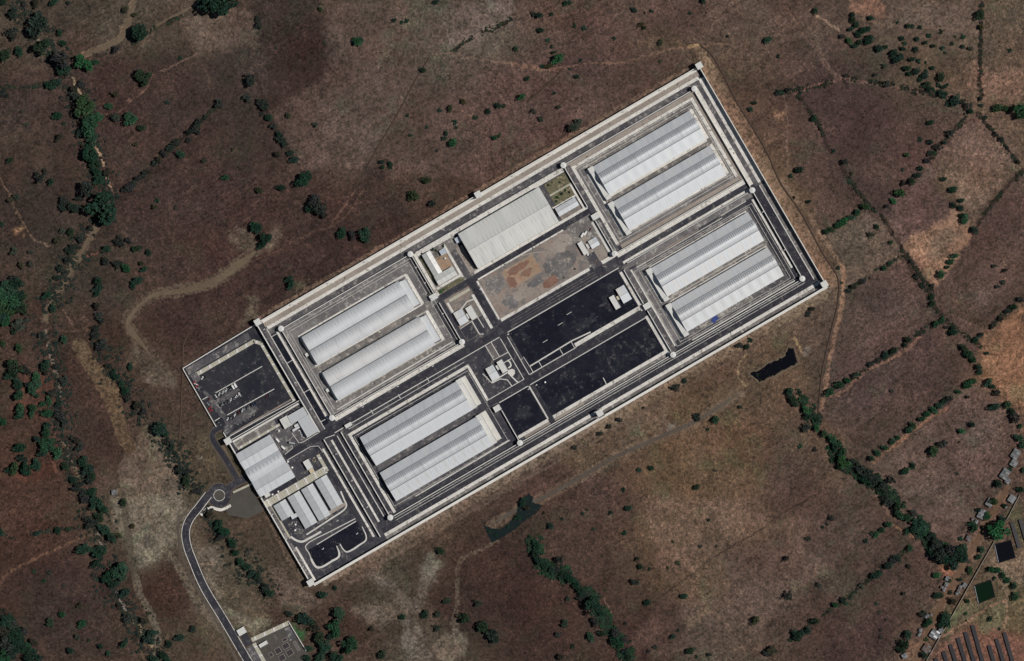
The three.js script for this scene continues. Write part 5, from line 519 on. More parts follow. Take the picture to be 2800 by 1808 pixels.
// ---------- vegetation ----------
const D0 = [.0165, .042, .027], leafCol = [D0, [.023, .064, .033], [.026, .034, .029], [.038, .050, .036], [.028, .092, .040], [.040, .050, .025]];
function crownGeo(n, lobes, size, flat, sparse) { // leaf-clump faces spread through a lobed crown of radius 1
  const c = []; c.push([rr(-.15, .15), .15, rr(-.15, .15), .52]); for (let i = 0; i < lobes; i++) { const a = i / lobes * 6.283 + rr(-.6, .6), d = rr(.3, .82); c.push([Math.cos(a) * d, rr(-.15, .4), Math.sin(a) * d, rr(.18, .42)]); }
  const pos = [], col = [], idx = []; const q = new THREE.Quaternion(), e = new THREE.Euler(), v = new THREE.Vector3();
  for (let i = 0; i < n; i++) { const L_ = c[Math.floor(rnd() ** 1.1 * c.length)], th = rnd() * 6.283, ph = Math.acos(rr(-.75, 1)), r = L_[3] * (sparse ? Math.cbrt(rnd()) : .55 + .5 * Math.sqrt(rnd())), x = L_[0] + r * Math.sin(ph) * Math.cos(th), y = (L_[1] + r * Math.cos(ph)) * flat, z = L_[2] + r * Math.sin(ph) * Math.sin(th);
    e.set(rr(-1.1, 1.1), rnd() * 6.283, rr(-1.1, 1.1)); q.setFromEuler(e); const s = size * rr(.6, 1.25), b = i * 4, k = rr(.55, 1.4), w = rr(-.12, .12);
    for (const [px, py, pz] of [[-s, 0, -s * .6], [s, rr(-.3, .3) * s, -s * .5], [s * .8, 0, s * .7], [-s * .7, rr(-.3, .3) * s, s * .6]]) { v.set(px, py, pz).applyQuaternion(q); pos.push(x + v.x, y + v.y, z + v.z); col.push(k * (1 + w), k, k * (1 - w)); }
    idx.push(b, b + 2, b + 1, b, b + 3, b + 2); }
  let g = new THREE.BufferGeometry(); g.setAttribute('position', new THREE.Float32BufferAttribute(pos, 3)); g.setAttribute('color', new THREE.Float32BufferAttribute(col, 3)); g.setIndex(idx); g = g.toNonIndexed(); g.computeVertexNormals(); return g;
}
function trunkGeo(limbs) { const gs = [], seg = (a, b, r0, r1) => { const A = new THREE.Vector3(...a), B = new THREE.Vector3(...b), d = B.clone().sub(A), g = new THREE.CylinderGeometry(r1, r0, d.length(), 6, 1, true); g.translate(0, d.length() / 2, 0); g.applyQuaternion(new THREE.Quaternion().setFromUnitVectors(new THREE.Vector3(0, 1, 0), d.normalize())); g.translate(...a); return g; };
  gs.push(seg([0, 0, 0], [.03, .62, .02], .075, .05)); for (let i = 0; i < limbs; i++) { const a = i / limbs * 6.283 + rnd(); gs.push(seg([.03, .58, .02], [Math.cos(a) * .45, 1.15 + rnd() * .25, Math.sin(a) * .45], .042, .014)); } return mergeGeometries(gs); }
const trunks = [trunkGeo(4), trunkGeo(5), trunkGeo(3)];
const crowns = { big: [0, 1, 2, 3, 4].map(() => crownGeo(760, 9, .095, .8)), mid: [0, 1, 2, 3, 4, 5, 6].map(() => crownGeo(360, 7, .13, .8)), small: [0, 1, 2, 3, 4].map(() => crownGeo(150, 5, .2, .75)), thin: [0, 1, 2, 3, 4, 5].map(() => crownGeo(330, 7, .105, .75, true)) };
const leafM = leafCol.map(c0 => [[.8, 1, 1], [1, 1, 1], [1.22, 1, 1], [.95, 1.35, .85], [1.05, 1.2, 1.2], [1.0, .8, .9]].map(([k, w, z]) => [c0[0] * w, c0[1], c0[2] * z, k]).map(([c_0, c_1, c_2, k]) => { const c = [c_0, c_1, c_2]; return new THREE.MeshPhysicalMaterial({ color: new THREE.Color().setRGB(c[0] * k, c[1] * k, c[2] * k), vertexColors: true, roughness: 1, specularIntensity: .35 }); }));
const toneW = ['dark green', 'mid green', 'grey leafless', 'dull olive-grey', 'bright green', 'yellowish olive'];
// where a tree stands, in words
const lines = [
  ['in the tree belt of the winding stream bed', [[30,10],[106,70],[176,191],[205,241],[235,323],[255,434],[273,493],[288,569],[202,722],[156,804],[117,878],[129,942],[158,1068],[176,1212],[211,1303],[273,1459],[293,1579],[337,1650],[376,1708],[417,1782]], 62],
  ['in the gully outside the parking lot', [[270,900],[282,939],[317,1030],[346,1080],[393,1127]], 45], ['in the thicket line beside the curving approach road', [[440,1174],[500,1290],[590,1420],[650,1500],[690,1567],[735,1620]], 60],
  ['in the ditch hedge crossing the burnt field', [[700,50],[712,230],[725,290],[760,380],[809,440],[829,490],[870,570]], 50], ['in the slanting scrub hedge below the burnt field', [[343,517],[410,470],[500,390],[599,286]], 36],
  ['in the tall hedge beyond the black water pit', [[2159,1071],[2210,1130],[2260,1190],[2310,1260],[2411,1333],[2467,1409]], 50], ['in the bend of hedge where it meets the dirt road', [[2467,1409],[2520,1450],[2570,1510],[2640,1520]], 70], ['in the curved hedge below the reedy pond', [[1456,1482],[1480,1540],[1570,1590],[1625,1650],[1690,1750],[1720,1800]], 48],
  ['along the village dirt road', [[2790,1150],[2745,1356],[2640,1540],[2560,1700],[2490,1808]], 75], ['in the hedge beyond the end wall', [[2250,635],[2310,600],[2365,565]], 30], ['in the hedge row between the pit and the orange field', [[2262,1075],[2330,1040],[2420,970],[2490,930]], 40], ['in the long straight hedge row above the village', [[2370,1260],[2440,1220],[2520,1145],[2600,1090],[2660,1040]], 40], ['in the broken hedge edging the orange field', [[2560,790],[2580,850],[2620,930],[2680,1010],[2740,1080],[2790,1150]], 60], ['around the pale stubble field', [[2400,530],[2500,480],[2620,560],[2660,630],[2590,740],[2555,780]], 40], ['in the hedge at the field crossing', [[2600,285],[2660,300],[2800,310]], 45], ['in the scattered grove above the field path', [[2330,50],[2370,110],[2450,170],[2520,210],[2580,270]], 75],
];
function zone(x, y) { let best = null, bd = 1e9; for (const [w, pts, r] of lines) for (let i = 0; i + 1 < pts.length; i++) { const [ax, ay] = pts[i], [bx, by] = pts[i + 1], q = cl(((x - ax) * (bx - ax) + (y - ay) * (by - ay)) / ((bx - ax) ** 2 + (by - ay) ** 2)), d = Math.hypot(x - ax - q * (bx - ax), y - ay - q * (by - ay)); if (d < r && d / r < bd) { bd = d / r; best = w; } } if (best) return best;
  if (x < 170 && y > 980 && y < 1320) return 'in the round-crowned orchard beside the stream'; if (x < 150 && y > 740 && y < 960) return 'in the dense grove beside the sandy track'; if (x < 170 && y > 1640) return 'in the dark wood below the red fields'; if (x > 2330 && y < 300 && x < 2680) return 'in the scattered grove above the field path'; if (x > 650 && x < 960 && y > 1660) return 'in the copse around the treatment plant';
  if (x < 700 && y < 900) return 'in the burnt scrub beyond the parking lot'; if (x < 700) return 'on the open ground before the front wall'; if (x < 1900 && y < 660) return 'in the brown field behind the workshop-side wall'; if (x > 1900 && y < 460) return 'in the fields behind the earth bank corner'; if (x > 2050 && y < 1000) return 'in the fields beyond the end wall'; if (x < 1350) return 'on the red ground below the exercise yards'; if (x < 2100) return 'in the dry field on the pond side'; return 'in the wide fields between hedge and village'; }
const P = []; const add = (c, r, list) => { for (let i = 0; i < list.length; i += 4) P.push([c * 700 + list[i] * .2935, r * 452 + list[i + 1] * .2935, list[i + 2] * .1330, list[i + 3]]); };
add(0, 0, [400,440,85,0, 360,240,110,2, 580,560,105,2, 600,650,60,0, 790,590,75,4, 890,580,35,1, 70,520,65,0, 180,480,45,0, 1300,310,88,0, 1340,730,66,0, 1085,465,45,2, 320,340,50,2, 560,310,35,1, 590,405,35,0, 1170,90,35,5, 1255,140,28,5, 120,320,60,2, 130,130,60,2, 230,40,30,2, 340,30,45,2, 510,25,45,0, 30,20,40,0, 640,30,25,2, 2060,20,125,0, 1890,40,60,0, 500,785,45,0, 455,795,40,0, 545,775,36,0, 30,870,45,2, 70,890,25,2, 800,990,90,1, 760,1060,70,2, 900,1100,65,1, 850,1200,90,1, 830,1150,70,0, 760,1240,50,2, 870,1290,50,1, 850,1430,80,0, 880,1500,60,0, 690,830,50,2, 760,790,40,2, 700,900,50,2, 1220,1110,60,1, 1090,1100,50,3, 1320,1195,35,0, 1080,880,40,3, 1020,990,35,1, 540,1080,45,0, 95,1495,30,0, 1690,1440,45,1, 1270,1345,28,3, 560,1280,45,2, 1680,545,20,0, 1560,955,22,0, 2040,975,45,2, 2310,920,40,2, 2340,760,70,2, 1910,1100,28,2, 1850,1140,40,2, 1830,1210,50,2, 1770,1230,45,2, 1760,1310,35,2, 1640,1330,35,2, 1590,1380,35,2, 1530,1430,35,2, 1480,1490,35,2, 1440,1520,30,2, 2170,1390,22,3, 1910,1500,30,3, 250,1165,22,3, 600,1150,24,3, 200,1040,22,3, 1150,110,22,2]);
add(1, 0, [600,85,25,5, 940,390,42,4, 978,368,25,1, 1680,20,32,0, 1560,655,32,0, 300,1075,28,5, 560,1165,32,3, 1810,1010,32,5, 1710,1030,20,0, 1930,945,25,5, 2255,985,30,0, 2310,985,20,0, 2165,1040,28,0, 2045,1095,22,0, 1850,1140,22,0, 1775,1245,25,0, 1755,1290,28,3, 1835,1335,46,4, 1440,1265,18,0, 1410,1080,18,0, 2225,1285,30,1, 2270,1265,22,1, 1290,190,25,0, 1360,205,22,0, 1410,195,22,0, 20,180,25,2, 30,240,40,2, 50,960,45,2, 90,990,50,2, 120,1100,40,0, 170,1180,35,2, 215,1250,35,0, 240,1300,45,2, 270,1350,35,2, 320,1430,35,2, 360,1490,40,0, 200,1440,40,2, 640,395,20,3, 1175,1510,30,0, 1250,1525,25,0, 1590,1185,15,0, 185,450,12,0, 50,1065,22,2, 1870,1190,18,0, 1690,1405,18,3]);
add(2, 0, [250,145,38,0, 200,130,25,3, 370,135,22,0, 265,285,32,0, 335,370,22,1, 370,430,22,0, 390,490,25,0, 430,550,54,4, 340,620,30,5, 285,620,20,0, 35,455,25,0, 140,735,25,0, 90,905,42,4, 1140,95,28,0, 1295,100,20,0, 1235,120,12,0, 1205,230,28,5, 1235,260,25,5, 670,265,22,0, 580,240,18,0, 950,355,20,0, 1385,400,30,5, 1380,570,18,5, 605,715,28,0, 640,560,18,0, 395,870,18,0, 540,645,14,0, 500,30,25,0, 540,25,22,0, 1780,10,30,0, 2370,380,35,1, 200,1040,30,3, 270,1110,30,3, 440,1000,28,3, 570,1190,60,3, 620,1140,40,3, 2225,1020,25,1, 2260,960,25,0, 2010,340,15,0, 1655,125,15,0]);
add(3, 0, [440,105,32,0, 10,365,30,1, 790,140,28,0, 790,190,35,0, 825,235,35,0, 880,290,38,0, 935,270,28,0, 770,275,28,0, 840,325,35,0, 940,350,35,0, 940,385,40,0, 690,340,32,2, 755,380,30,4, 850,400,32,0, 805,430,30,0, 955,170,32,0, 1210,210,16,0, 1305,245,28,0, 1350,245,20,0, 1415,258,22,0, 1610,295,20,0, 1500,330,22,0, 1250,360,26,0, 1390,365,28,0, 1465,400,24,0, 1540,430,24,0, 1270,405,20,0, 1255,455,28,0, 1375,460,28,0, 1620,450,22,0, 1650,495,15,0, 1715,405,22,0, 1815,435,26,0, 1890,455,24,3, 1820,345,22,0, 1745,340,15,0, 1030,455,42,0, 1095,440,26,0, 1170,500,40,0, 1200,560,45,0, 1240,530,35,0, 1340,555,32,0, 1405,570,22,0, 1470,585,16,0, 1290,640,40,0, 1310,690,28,0, 1380,670,38,0, 1460,710,40,0, 1470,660,20,0, 1420,740,25,0, 1480,790,38,0, 1500,830,32,0, 1610,725,40,0, 1530,635,26,0, 1585,795,22,0, 1640,810,28,0, 1670,790,20,0, 1610,870,35,0, 1650,880,30,0, 1540,830,22,0, 1740,945,50,0, 1820,950,30,2, 1860,990,40,2, 1885,1035,30,0, 1680,970,22,0, 1980,920,30,2, 1985,985,20,2, 2130,1010,45,1, 2210,1010,35,1, 2345,1040,76,4, 2025,1095,20,0, 1970,140,50,0, 1980,255,30,5, 1975,350,15,0, 1105,780,38,2, 1050,770,20,2, 1170,785,18,2, 1000,700,25,3, 725,705,25,2, 810,718,14,2, 1090,620,30,3, 180,840,30,2, 90,865,25,2, 305,860,20,2, 425,1110,38,1, 485,1200,22,2, 1510,1145,32,0, 1700,1240,45,2, 1510,1325,32,0, 1415,1300,22,0, 1640,1330,25,0, 1570,1370,30,2, 1510,1430,30,2, 1290,1445,28,4, 1480,1500,30,2, 715,1510,45,2, 615,1405,20,0, 2120,1250,28,2, 2170,1300,28,2, 2230,1380,22,2, 2330,1510,25,2, 2250,470,18,0, 95,530,22,0]);
add(0, 1, [380,110,60,2, 420,55,30,2, 480,155,40,0, 820,220,90,2, 600,340,45,2, 750,300,40,2, 700,400,60,2, 590,400,40,2, 900,60,45,0, 930,140,50,0, 870,20,40,0, 1000,70,40,2, 980,400,130,0, 870,390,55,0, 970,500,60,2, 1300,120,45,2, 1340,95,40,2, 1380,60,36,2, 1210,210,46,2, 1160,230,35,2, 1250,170,36,2, 2105,115,35,1, 1465,325,22,0, 1445,390,32,3, 1640,395,22,3, 665,620,42,0, 850,590,35,2, 580,610,30,3, 760,695,40,2, 540,700,45,3, 640,880,50,2, 690,770,40,2, 650,800,40,2, 1120,710,50,2, 1200,700,40,2, 1290,775,40,0, 1250,780,30,1, 1385,810,30,0, 1000,780,45,0, 990,900,45,2, 1100,920,45,2, 1180,960,45,1, 1345,970,34,0, 1320,915,28,5, 1290,1075,44,0, 1240,1120,36,0, 920,1080,52,0, 920,1150,45,0, 910,1200,30,0, 910,1310,45,2, 930,1400,40,2, 950,1450,40,2, 900,1520,40,2, 450,1210,45,0, 500,1335,42,0, 560,960,40,2, 540,1050,35,2, 80,1150,80,1, 130,1270,85,1, 60,1330,80,1, 170,1110,70,0, 40,1230,80,1, 200,1330,60,0, 60,1450,70,1, 180,1480,60,3, 250,1450,40,3, 20,550,25,0, 200,930,40,3, 290,920,35,3, 130,810,40,3, 290,810,30,3, 2375,580,50,0, 160,300,40,3, 100,330,35,3, 20,1400,70,0, 130,1060,50,2, 200,1200,60,0]);
add(1, 1, [440,130,72,0, 240,210,40,0, 30,235,36,5, 550,330,75,2, 600,410,85,2, 500,400,55,0, 640,470,46,2, 30,580,45,0, 95,680,64,0, 60,740,45,0, 800,640,45,0, 900,650,45,2, 1020,650,56,0, 1470,280,52,5, 1440,310,35,5, 1590,140,40,5, 1640,360,42,2, 330,1110,46,0, 310,1060,35,0, 1180,20,25,0, 1250,20,20,0]);
add(3, 1, [290,45,38,0, 215,100,20,0, 380,340,25,0, 245,300,18,2, 540,620,35,1, 590,600,30,1, 655,560,42,4, 700,530,42,4, 770,490,40,1, 830,440,38,1, 900,385,45,1, 1015,575,28,0, 1005,430,18,3, 1230,260,50,4, 1170,335,32,4, 1335,150,40,0, 1395,95,35,2, 1420,30,32,0, 1255,45,18,0, 780,75,22,3, 1635,130,26,0, 1720,230,36,0, 1725,375,32,0, 1800,330,30,0, 1795,400,35,0, 1810,470,35,0, 1830,510,42,4, 1920,605,38,0, 1740,845,35,1, 1700,900,35,1, 1670,950,25,1, 1610,1020,40,1, 1530,1120,28,2, 1525,1230,32,0, 1530,1290,38,0, 1560,1480,40,1, 1620,1450,30,1, 1720,1520,35,0, 1660,1510,25,2, 1145,720,25,1, 960,650,30,3, 885,1080,32,2, 790,1130,32,2, 745,1170,25,2, 1080,960,30,1, 1140,910,25,1, 1190,880,22,3, 655,960,22,0, 2210,980,28,2, 2110,940,25,3, 2190,1090,25,3, 2140,1130,25,3, 2290,1320,40,1, 2230,1360,35,2, 2350,1250,35,2, 2090,1500,30,2, 2160,1430,25,2, 410,1340,35,2, 380,1385,28,2, 690,1095,14,0, 1260,170,30,2, 1110,380,28,2, 1330,900,25,2, 1380,1040,28,2, 1440,1120,28,2]);
add(0, 2, [140,350,70,0, 95,420,45,0, 345,430,48,4, 330,510,58,1, 300,550,45,1, 175,500,55,0, 185,600,60,1, 195,730,50,1, 190,790,40,0, 310,720,45,1, 300,770,35,1, 345,610,26,1, 400,685,34,1, 462,655,38,1, 450,770,45,1, 555,685,40,0, 430,330,50,0, 430,390,40,2, 590,460,40,2, 250,370,50,2, 260,500,40,2, 490,580,40,2, 35,850,40,1, 450,880,40,0, 440,950,55,1, 450,1060,65,1, 350,1010,45,0, 190,1090,50,0, 400,1140,50,0, 545,1140,52,4, 215,1190,55,2, 140,1280,50,1, 90,1300,38,0, 250,1290,60,0, 350,1250,50,0, 610,1265,40,0, 710,1020,45,2, 740,1090,45,2, 780,1220,50,0, 830,1290,55,0, 860,1350,55,0, 840,1400,45,2, 680,1390,38,0, 740,1460,50,2, 860,1500,50,0, 780,1520,40,2, 960,120,55,2, 930,160,50,2, 890,40,45,2, 1220,340,32,0, 1020,330,40,2, 1060,390,35,0, 1080,430,35,0, 1130,490,30,0, 1170,560,45,0, 1190,620,40,2, 1280,700,50,2, 1340,760,45,2, 1500,920,72,0, 1540,960,40,0, 1440,920,30,2, 1550,1030,30,2, 1600,1090,35,2, 1640,1150,30,2, 1690,1290,55,2, 1760,1320,55,2, 1740,1400,52,0, 1860,1500,35,2, 1820,1500,30,2, 600,80,40,1, 180,160,40,1, 30,120,35,1, 130,15,30,0, 400,40,35,2, 540,340,35,2, 560,790,60,2, 600,850,50,2, 410,575,14,0, 375,755,18,0]);
add(2, 2, [1610,470,28,0, 1530,530,35,2, 1725,805,35,2, 1895,830,46,1, 1825,920,18,0, 1720,1460,28,0, 1300,1280,28,0, 1180,1300,20,0, 1040,1480,22,0, 1000,830,35,2, 910,890,28,2, 820,960,32,2, 2120,140,36,2, 2190,150,32,0, 2220,90,22,0, 2130,710,25,3, 1895,1305,18,3, 590,1090,30,2, 1225,720,20,2]);
add(3, 2, [200,570,40,0, 230,640,45,0, 250,690,35,0, 350,740,40,4, 370,800,40,0, 460,830,35,0, 450,910,38,4, 520,960,42,1, 600,1010,45,1, 620,1080,50,0, 690,1130,48,1, 690,1230,60,4, 780,1220,45,2, 860,1280,60,2, 920,1340,60,2, 980,1390,56,2, 1060,1460,56,2, 900,1390,48,0, 1140,1390,50,2, 360,900,42,2, 570,575,42,1, 665,505,42,1, 735,465,32,1, 810,420,40,3, 1090,230,38,0, 1170,190,36,0, 1300,85,38,0, 1275,135,28,0, 960,310,35,2, 1020,280,25,2, 1430,825,35,1, 1480,780,35,1, 1540,740,38,1, 1590,700,35,1, 1640,660,30,0, 1685,635,38,2, 1310,930,40,1, 1350,885,35,1, 1210,1000,28,1, 1160,1035,32,1, 1090,1090,35,1, 1020,1140,35,1, 960,1190,35,1, 1860,505,42,1, 1910,470,32,1, 1770,570,26,1, 1820,160,40,0, 1860,220,45,1, 1910,270,35,1, 1960,340,40,0, 1970,390,32,0, 2050,480,42,1, 2090,520,30,1, 2130,580,40,2, 2230,690,42,1, 2270,750,40,0, 2300,810,48,2, 2350,890,25,1, 1720,20,45,0, 1930,90,32,0, 1985,40,28,0, 2040,210,25,1, 1860,620,25,3, 1900,875,34,0, 1800,935,36,4, 1540,1120,48,1, 1610,1060,42,2, 1650,1040,25,2, 1280,1310,42,1, 1350,1260,30,0, 2110,710,48,0, 1785,1040,18,3, 1765,1335,18,3, 2140,1425,42,0, 2350,1480,40,0, 2340,1000,40,1, 2370,1070,35,1, 2380,1300,25,1, 2260,1290,20,0, 440,1110,25,2, 300,1080,20,1, 1155,565,22,3]);
add(0, 3, [1155,60,40,0, 1240,280,28,5, 900,60,70,0, 960,120,50,0, 800,30,50,2, 850,250,60,2, 930,200,50,0, 980,310,50,0, 1040,380,50,0, 1110,370,28,5, 735,145,22,0, 800,500,66,0, 930,520,66,0, 900,630,46,0, 1120,700,86,1, 1000,760,60,0, 1060,820,50,0, 540,320,38,0, 350,350,30,0, 450,330,22,3, 640,315,25,3, 10,340,40,0, 580,1105,38,1, 470,1180,46,3, 770,1190,42,1, 750,1020,30,3, 720,1310,30,3, 1170,900,45,0, 1120,1020,35,2, 1200,1130,52,2, 1340,1160,45,2, 1400,1310,60,0, 1160,1380,45,0, 660,1440,40,0, 940,1400,32,0, 830,1350,20,3, 1010,1465,25,1, 1580,1380,40,0, 1680,1320,42,0, 1800,1240,32,2, 1430,1510,45,0, 1520,1480,45,0, 1560,1520,35,0, 1950,170,42,2, 2040,260,50,0, 2100,330,56,0, 2060,380,46,2, 2170,440,45,0, 2200,530,40,0, 2240,610,42,0, 2300,660,42,0, 2350,720,40,0, 410,790,22,0, 465,715,22,3, 320,705,20,3, 595,835,20,3, 20,1080,60,2, 60,1160,70,0, 30,1250,75,2, 130,1200,60,2, 150,1300,70,0, 60,1360,75,2, 200,1380,66,0, 120,1460,70,2, 250,1420,60,1, 300,1480,60,0, 40,1500,60,1, 380,1510,45,2, 230,1270,50,2, 320,1360,45,2]);
add(1, 3, [740,860,28,0, 1715,510,40,0, 770,1100,62,1, 740,1230,64,1, 880,1390,85,1, 460,1150,60,0, 560,1230,50,2, 590,1310,60,0, 640,1400,60,0, 600,1500,50,0, 750,1500,60,0, 480,1510,40,0, 1365,1130,36,0, 1575,1105,42,0, 1700,1100,35,3, 1940,1140,58,0, 2110,1220,62,0, 2210,1300,66,2, 1175,1480,46,0, 620,920,45,0, 1690,1230,35,3, 120,900,50,0, 90,850,45,2, 20,740,40,0, 40,780,30,2, 1780,980,35,3, 2070,1000,40,3, 500,1420,35,1, 310,1100,40,2, 1080,1240,35,3, 700,1310,40,0, 520,1180,40,0]);
add(2, 3, [360,280,32,0, 1085,115,35,0, 300,160,20,2, 660,165,18,0, 920,160,18,0, 700,130,15,2, 465,215,15,0, 760,310,18,3, 1045,345,22,0, 1500,425,18,5, 1195,660,32,0, 1280,680,16,0, 1170,585,25,2, 1140,800,40,2, 1450,670,16,5, 1550,625,20,5, 1260,995,36,0, 1600,935,32,0, 1755,470,22,3, 1905,470,15,3, 440,590,52,2, 230,460,42,0, 220,540,50,0, 250,600,44,0, 310,640,40,0, 370,685,38,0, 420,700,35,2, 480,735,45,0, 540,775,50,0, 600,825,45,0, 640,880,40,0, 670,920,35,2, 760,1010,80,0, 830,1090,35,0, 770,1170,42,2, 840,1280,38,0, 730,1310,45,1, 960,1280,50,2, 960,1350,55,0, 1010,1380,40,1, 1045,1340,35,2, 1060,1450,40,0, 1090,1500,40,0, 630,950,30,2, 1500,1310,25,0, 1550,1250,18,0, 1660,1445,35,0, 1720,1500,18,0, 2270,1155,46,5, 1835,225,20,2, 1055,1190,20,2, 450,1500,45,2, 570,1400,22,0, 1330,1410,22,2, 1270,1450,22,2, 520,960,25,3, 490,1190,36,3, 430,1290,36,3, 2370,1460,40,2, 1840,1480,25,2, 870,880,12,0, 180,420,18,0, 100,60,40,0, 140,110,36,2, 60,200,30,0]);
add(3, 3, [1080,20,40,2, 1120,60,45,2, 1200,110,50,0, 1220,170,45,1, 1290,200,45,1, 1350,170,35,2, 1400,290,62,0, 1440,330,50,1, 1300,330,35,1, 1120,265,38,1, 1060,320,35,1, 1010,360,32,4, 980,350,25,3, 1510,380,45,2, 1560,450,60,2, 1600,540,75,2, 1700,500,70,2, 1780,540,75,0, 1720,620,66,0, 1820,500,55,1, 1520,540,46,0, 1650,600,60,0, 910,420,22,0, 590,210,32,2, 510,290,18,0, 550,265,18,2, 375,395,28,3, 1320,485,38,1, 1200,580,40,2, 1120,650,45,0, 1160,600,30,2, 1000,740,48,0, 1045,710,25,0, 1310,655,25,2, 870,840,25,3, 700,970,35,2, 735,1005,18,1, 770,950,22,3, 620,1015,32,1, 475,830,26,3, 190,930,46,2, 440,1165,42,0, 370,1255,40,0, 270,1300,48,0, 310,1280,35,0, 210,1345,18,0, 170,580,35,2, 40,1440,56,5, 1010,1005,16,1, 1035,1085,18,3, 1105,1150,18,3, 1050,1250,18,3, 1050,1320,22,3, 1265,910,25,3, 1300,1290,42,0, 1270,1380,55,0, 1240,1430,40,0, 1500,1170,42,1, 1440,1100,40,2, 1650,1130,55,0, 1670,1180,38,0, 1610,1200,35,0, 1720,980,45,2, 1570,930,35,0, 1610,930,30,0, 1470,1200,35,1, 1450,1480,40,0, 1480,1340,22,1, 1570,740,35,4, 1690,790,26,1, 1990,500,35,1, 1960,570,30,0, 1880,690,35,1, 1920,300,40,1, 2040,190,40,1, 1900,260,30,1, 1960,130,30,0, 2130,310,88,4, 2180,220,40,0, 2100,50,40,1, 1800,400,22,0, 2070,680,34,1, 2130,690,38,1, 2190,740,36,1, 2230,790,30,1, 2110,770,22,0, 2290,840,40,0, 2300,940,40,1, 1860,980,25,1, 1840,1100,20,1, 1850,1160,12,0, 2070,1145,24,0, 2155,1240,14,0, 2200,90,24,0, 1700,900,24,2, 1790,780,26,0]);
// planting inside the compound
for (const [s, t, r, k] of [[396, 34, 1.6, 5], [402, 33, 1.2, 3], [410, 38, 1.4, 5], [398, 52, 2.2, 1], [405, 51, 2, 0], [411, 50, 1.8, 1], [414, 54, 1.6, 5], [395, 56, 1.8, 0], [232, 30.5, 2.2, 0], [235, 34, 1.8, 1], [246, 33, 2, 0], [218, 28, 1.2, 5], [215, 81, 1.8, 4], [219, 80.6, 1.4, 1], [199, 76, 1.6, 5], [214, 32, 1.4, 0], [372, 140, 1.2, 0], [355, 143, 1, 0], [340, 91.4, .9, 0], [350, 91.6, .8, 5], [300, 91.4, .9, 5]]) { const [X_, Z_] = L(s, t); P.push([X_ / S + 1400, Z_ / S + 904, r, k, 1]); }
for (const [x, y, r] of [[1140, 1240, 2.4], [1156, 1246, 2.8], [1184, 1226, 2.4], [1226, 1162, 2.6], [1764, 874, 2.2]]) P.push([x * 1.174, y * 1.174, r, 0, 2]);
const tproto = {};
P.sort((a, b) => b[2] - a[2]).forEach(([x, y, r, k, inside], i) => {
  const shrub = r < 3, big = r > 7.4, size = r > 9.5 ? 'very large' : big ? 'large' : r > 4.6 ? 'medium' : r > 3 ? 'small' : 'low', bare = k === 2 || k === 3;
  const name = k === 2 ? (shrub ? 'leafless_shrub' : 'leafless_tree') : shrub ? 'shrub' : k === 0 ? 'dense_tree' : bare || k === 5 ? 'dry_tree' : 'broadleaf_tree', where = inside === 2 ? 'standing in the dug water pits' : inside ? 'planted inside the compound yards' : zone(x, y), label = `${size} ${toneW[k]} ${shrub ? 'shrub' : 'tree'} ${where}`, set = bare ? crowns.thin : big ? crowns.big : shrub ? crowns.small : crowns.mid, v = (i * 7) % set.length, m = leafM[k][(i * 5 + 1) % 6];
  const g = thing(name, label, shrub ? 'shrub' : 'tree', M(x, y), rnd() * 6.283, `${toneW[k]} ${size} ${shrub ? 'shrubs' : 'trees'} ${where}`), hgt = r * (shrub ? .55 : rr(.62, .86));
  const c = part(g, 'crown', set[v], m, [0, hgt * (shrub ? .75 : .98), 0]); c.scale.set(r * rr(.85, 1.3), r * (shrub ? .8 : rr(.8, 1.05)), r * rr(.85, 1.3)); const tr = part(g, 'trunk', trunks[i % 3], V.trunk); tr.scale.set(r * .9, hgt, r * .9);
});
// dry grass and low scrub over the open land
const holes = []; const inL = (X_, Z_) => { const [s, t] = toL(X_, Z_); return (s > -4 && s < 633 && t > -1.5 && t < 319) || (s > -112 && s < 0 && t > -1 && t < 319); };
const mainR = smooth([[1950, -20], [1850, 110], [1760, 230], [1728, 340], [1745, 470], [1800, 620], [1900, 850], [2080, 1150], [2310, 1540]].map(p => T(0, 3)(...p)), 60), loopR = smooth([[540, 1160], [440, 980], [310, 760], [190, 590], [130, 480], [190, 320]].map(p => B5(...p)), 30);
const onRoad = (X_, Z_) => { if (Math.hypot(X_ - RC[0], Z_ - RC[1]) < 18) return true; for (const p of mainR) if (Math.hypot(X_ - p.x, Z_ - p.z) < 8) return true; for (const p of loopR) if (Math.hypot(X_ - p.x, Z_ - p.z) < 6) return true; const q = toL(X_, Z_); return q[0] < -104 && q[0] > -165 && q[1] > 145 && q[1] < 215; };
function stuff(name, label, cat, n, geo, size, cols, dens) {
  const im = new THREE.InstancedMesh(geo, new THREE.MeshPhysicalMaterial({ roughness: 1, color: 0xffffff, specularIntensity: .3 }), n), m4 = new THREE.Matrix4(), q = new THREE.Quaternion(), up = new THREE.Vector3(0, 1, 0), c = new THREE.Color(); let k = 0, guard = 0;
  while (k < n && guard++ < n * 30) { const X_ = rr(-655, 655), Z_ = rr(-428, 428); if (rnd() > dens(X_, Z_) || inL(X_, Z_) || onRoad(X_, Z_)) continue; const s = size * rr(.45, 1.3); q.setFromAxisAngle(up, rnd() * 6.283); m4.compose(new THREE.Vector3(X_, 0, Z_), q, new THREE.Vector3(s * rr(.8, 1.3), s * rr(.5, .9), s * rr(.8, 1.3))); im.setMatrixAt(k, m4); const b = pick(cols), f = rr(.75, 1.25); c.setRGB(b[0] * f, b[1] * f, b[2] * f); im.setColorAt(k, c); k++; }
  im.count = k; im.name = name; im.userData = { kind: 'stuff', label, category: cat }; shade(im); scene.add(im);
}
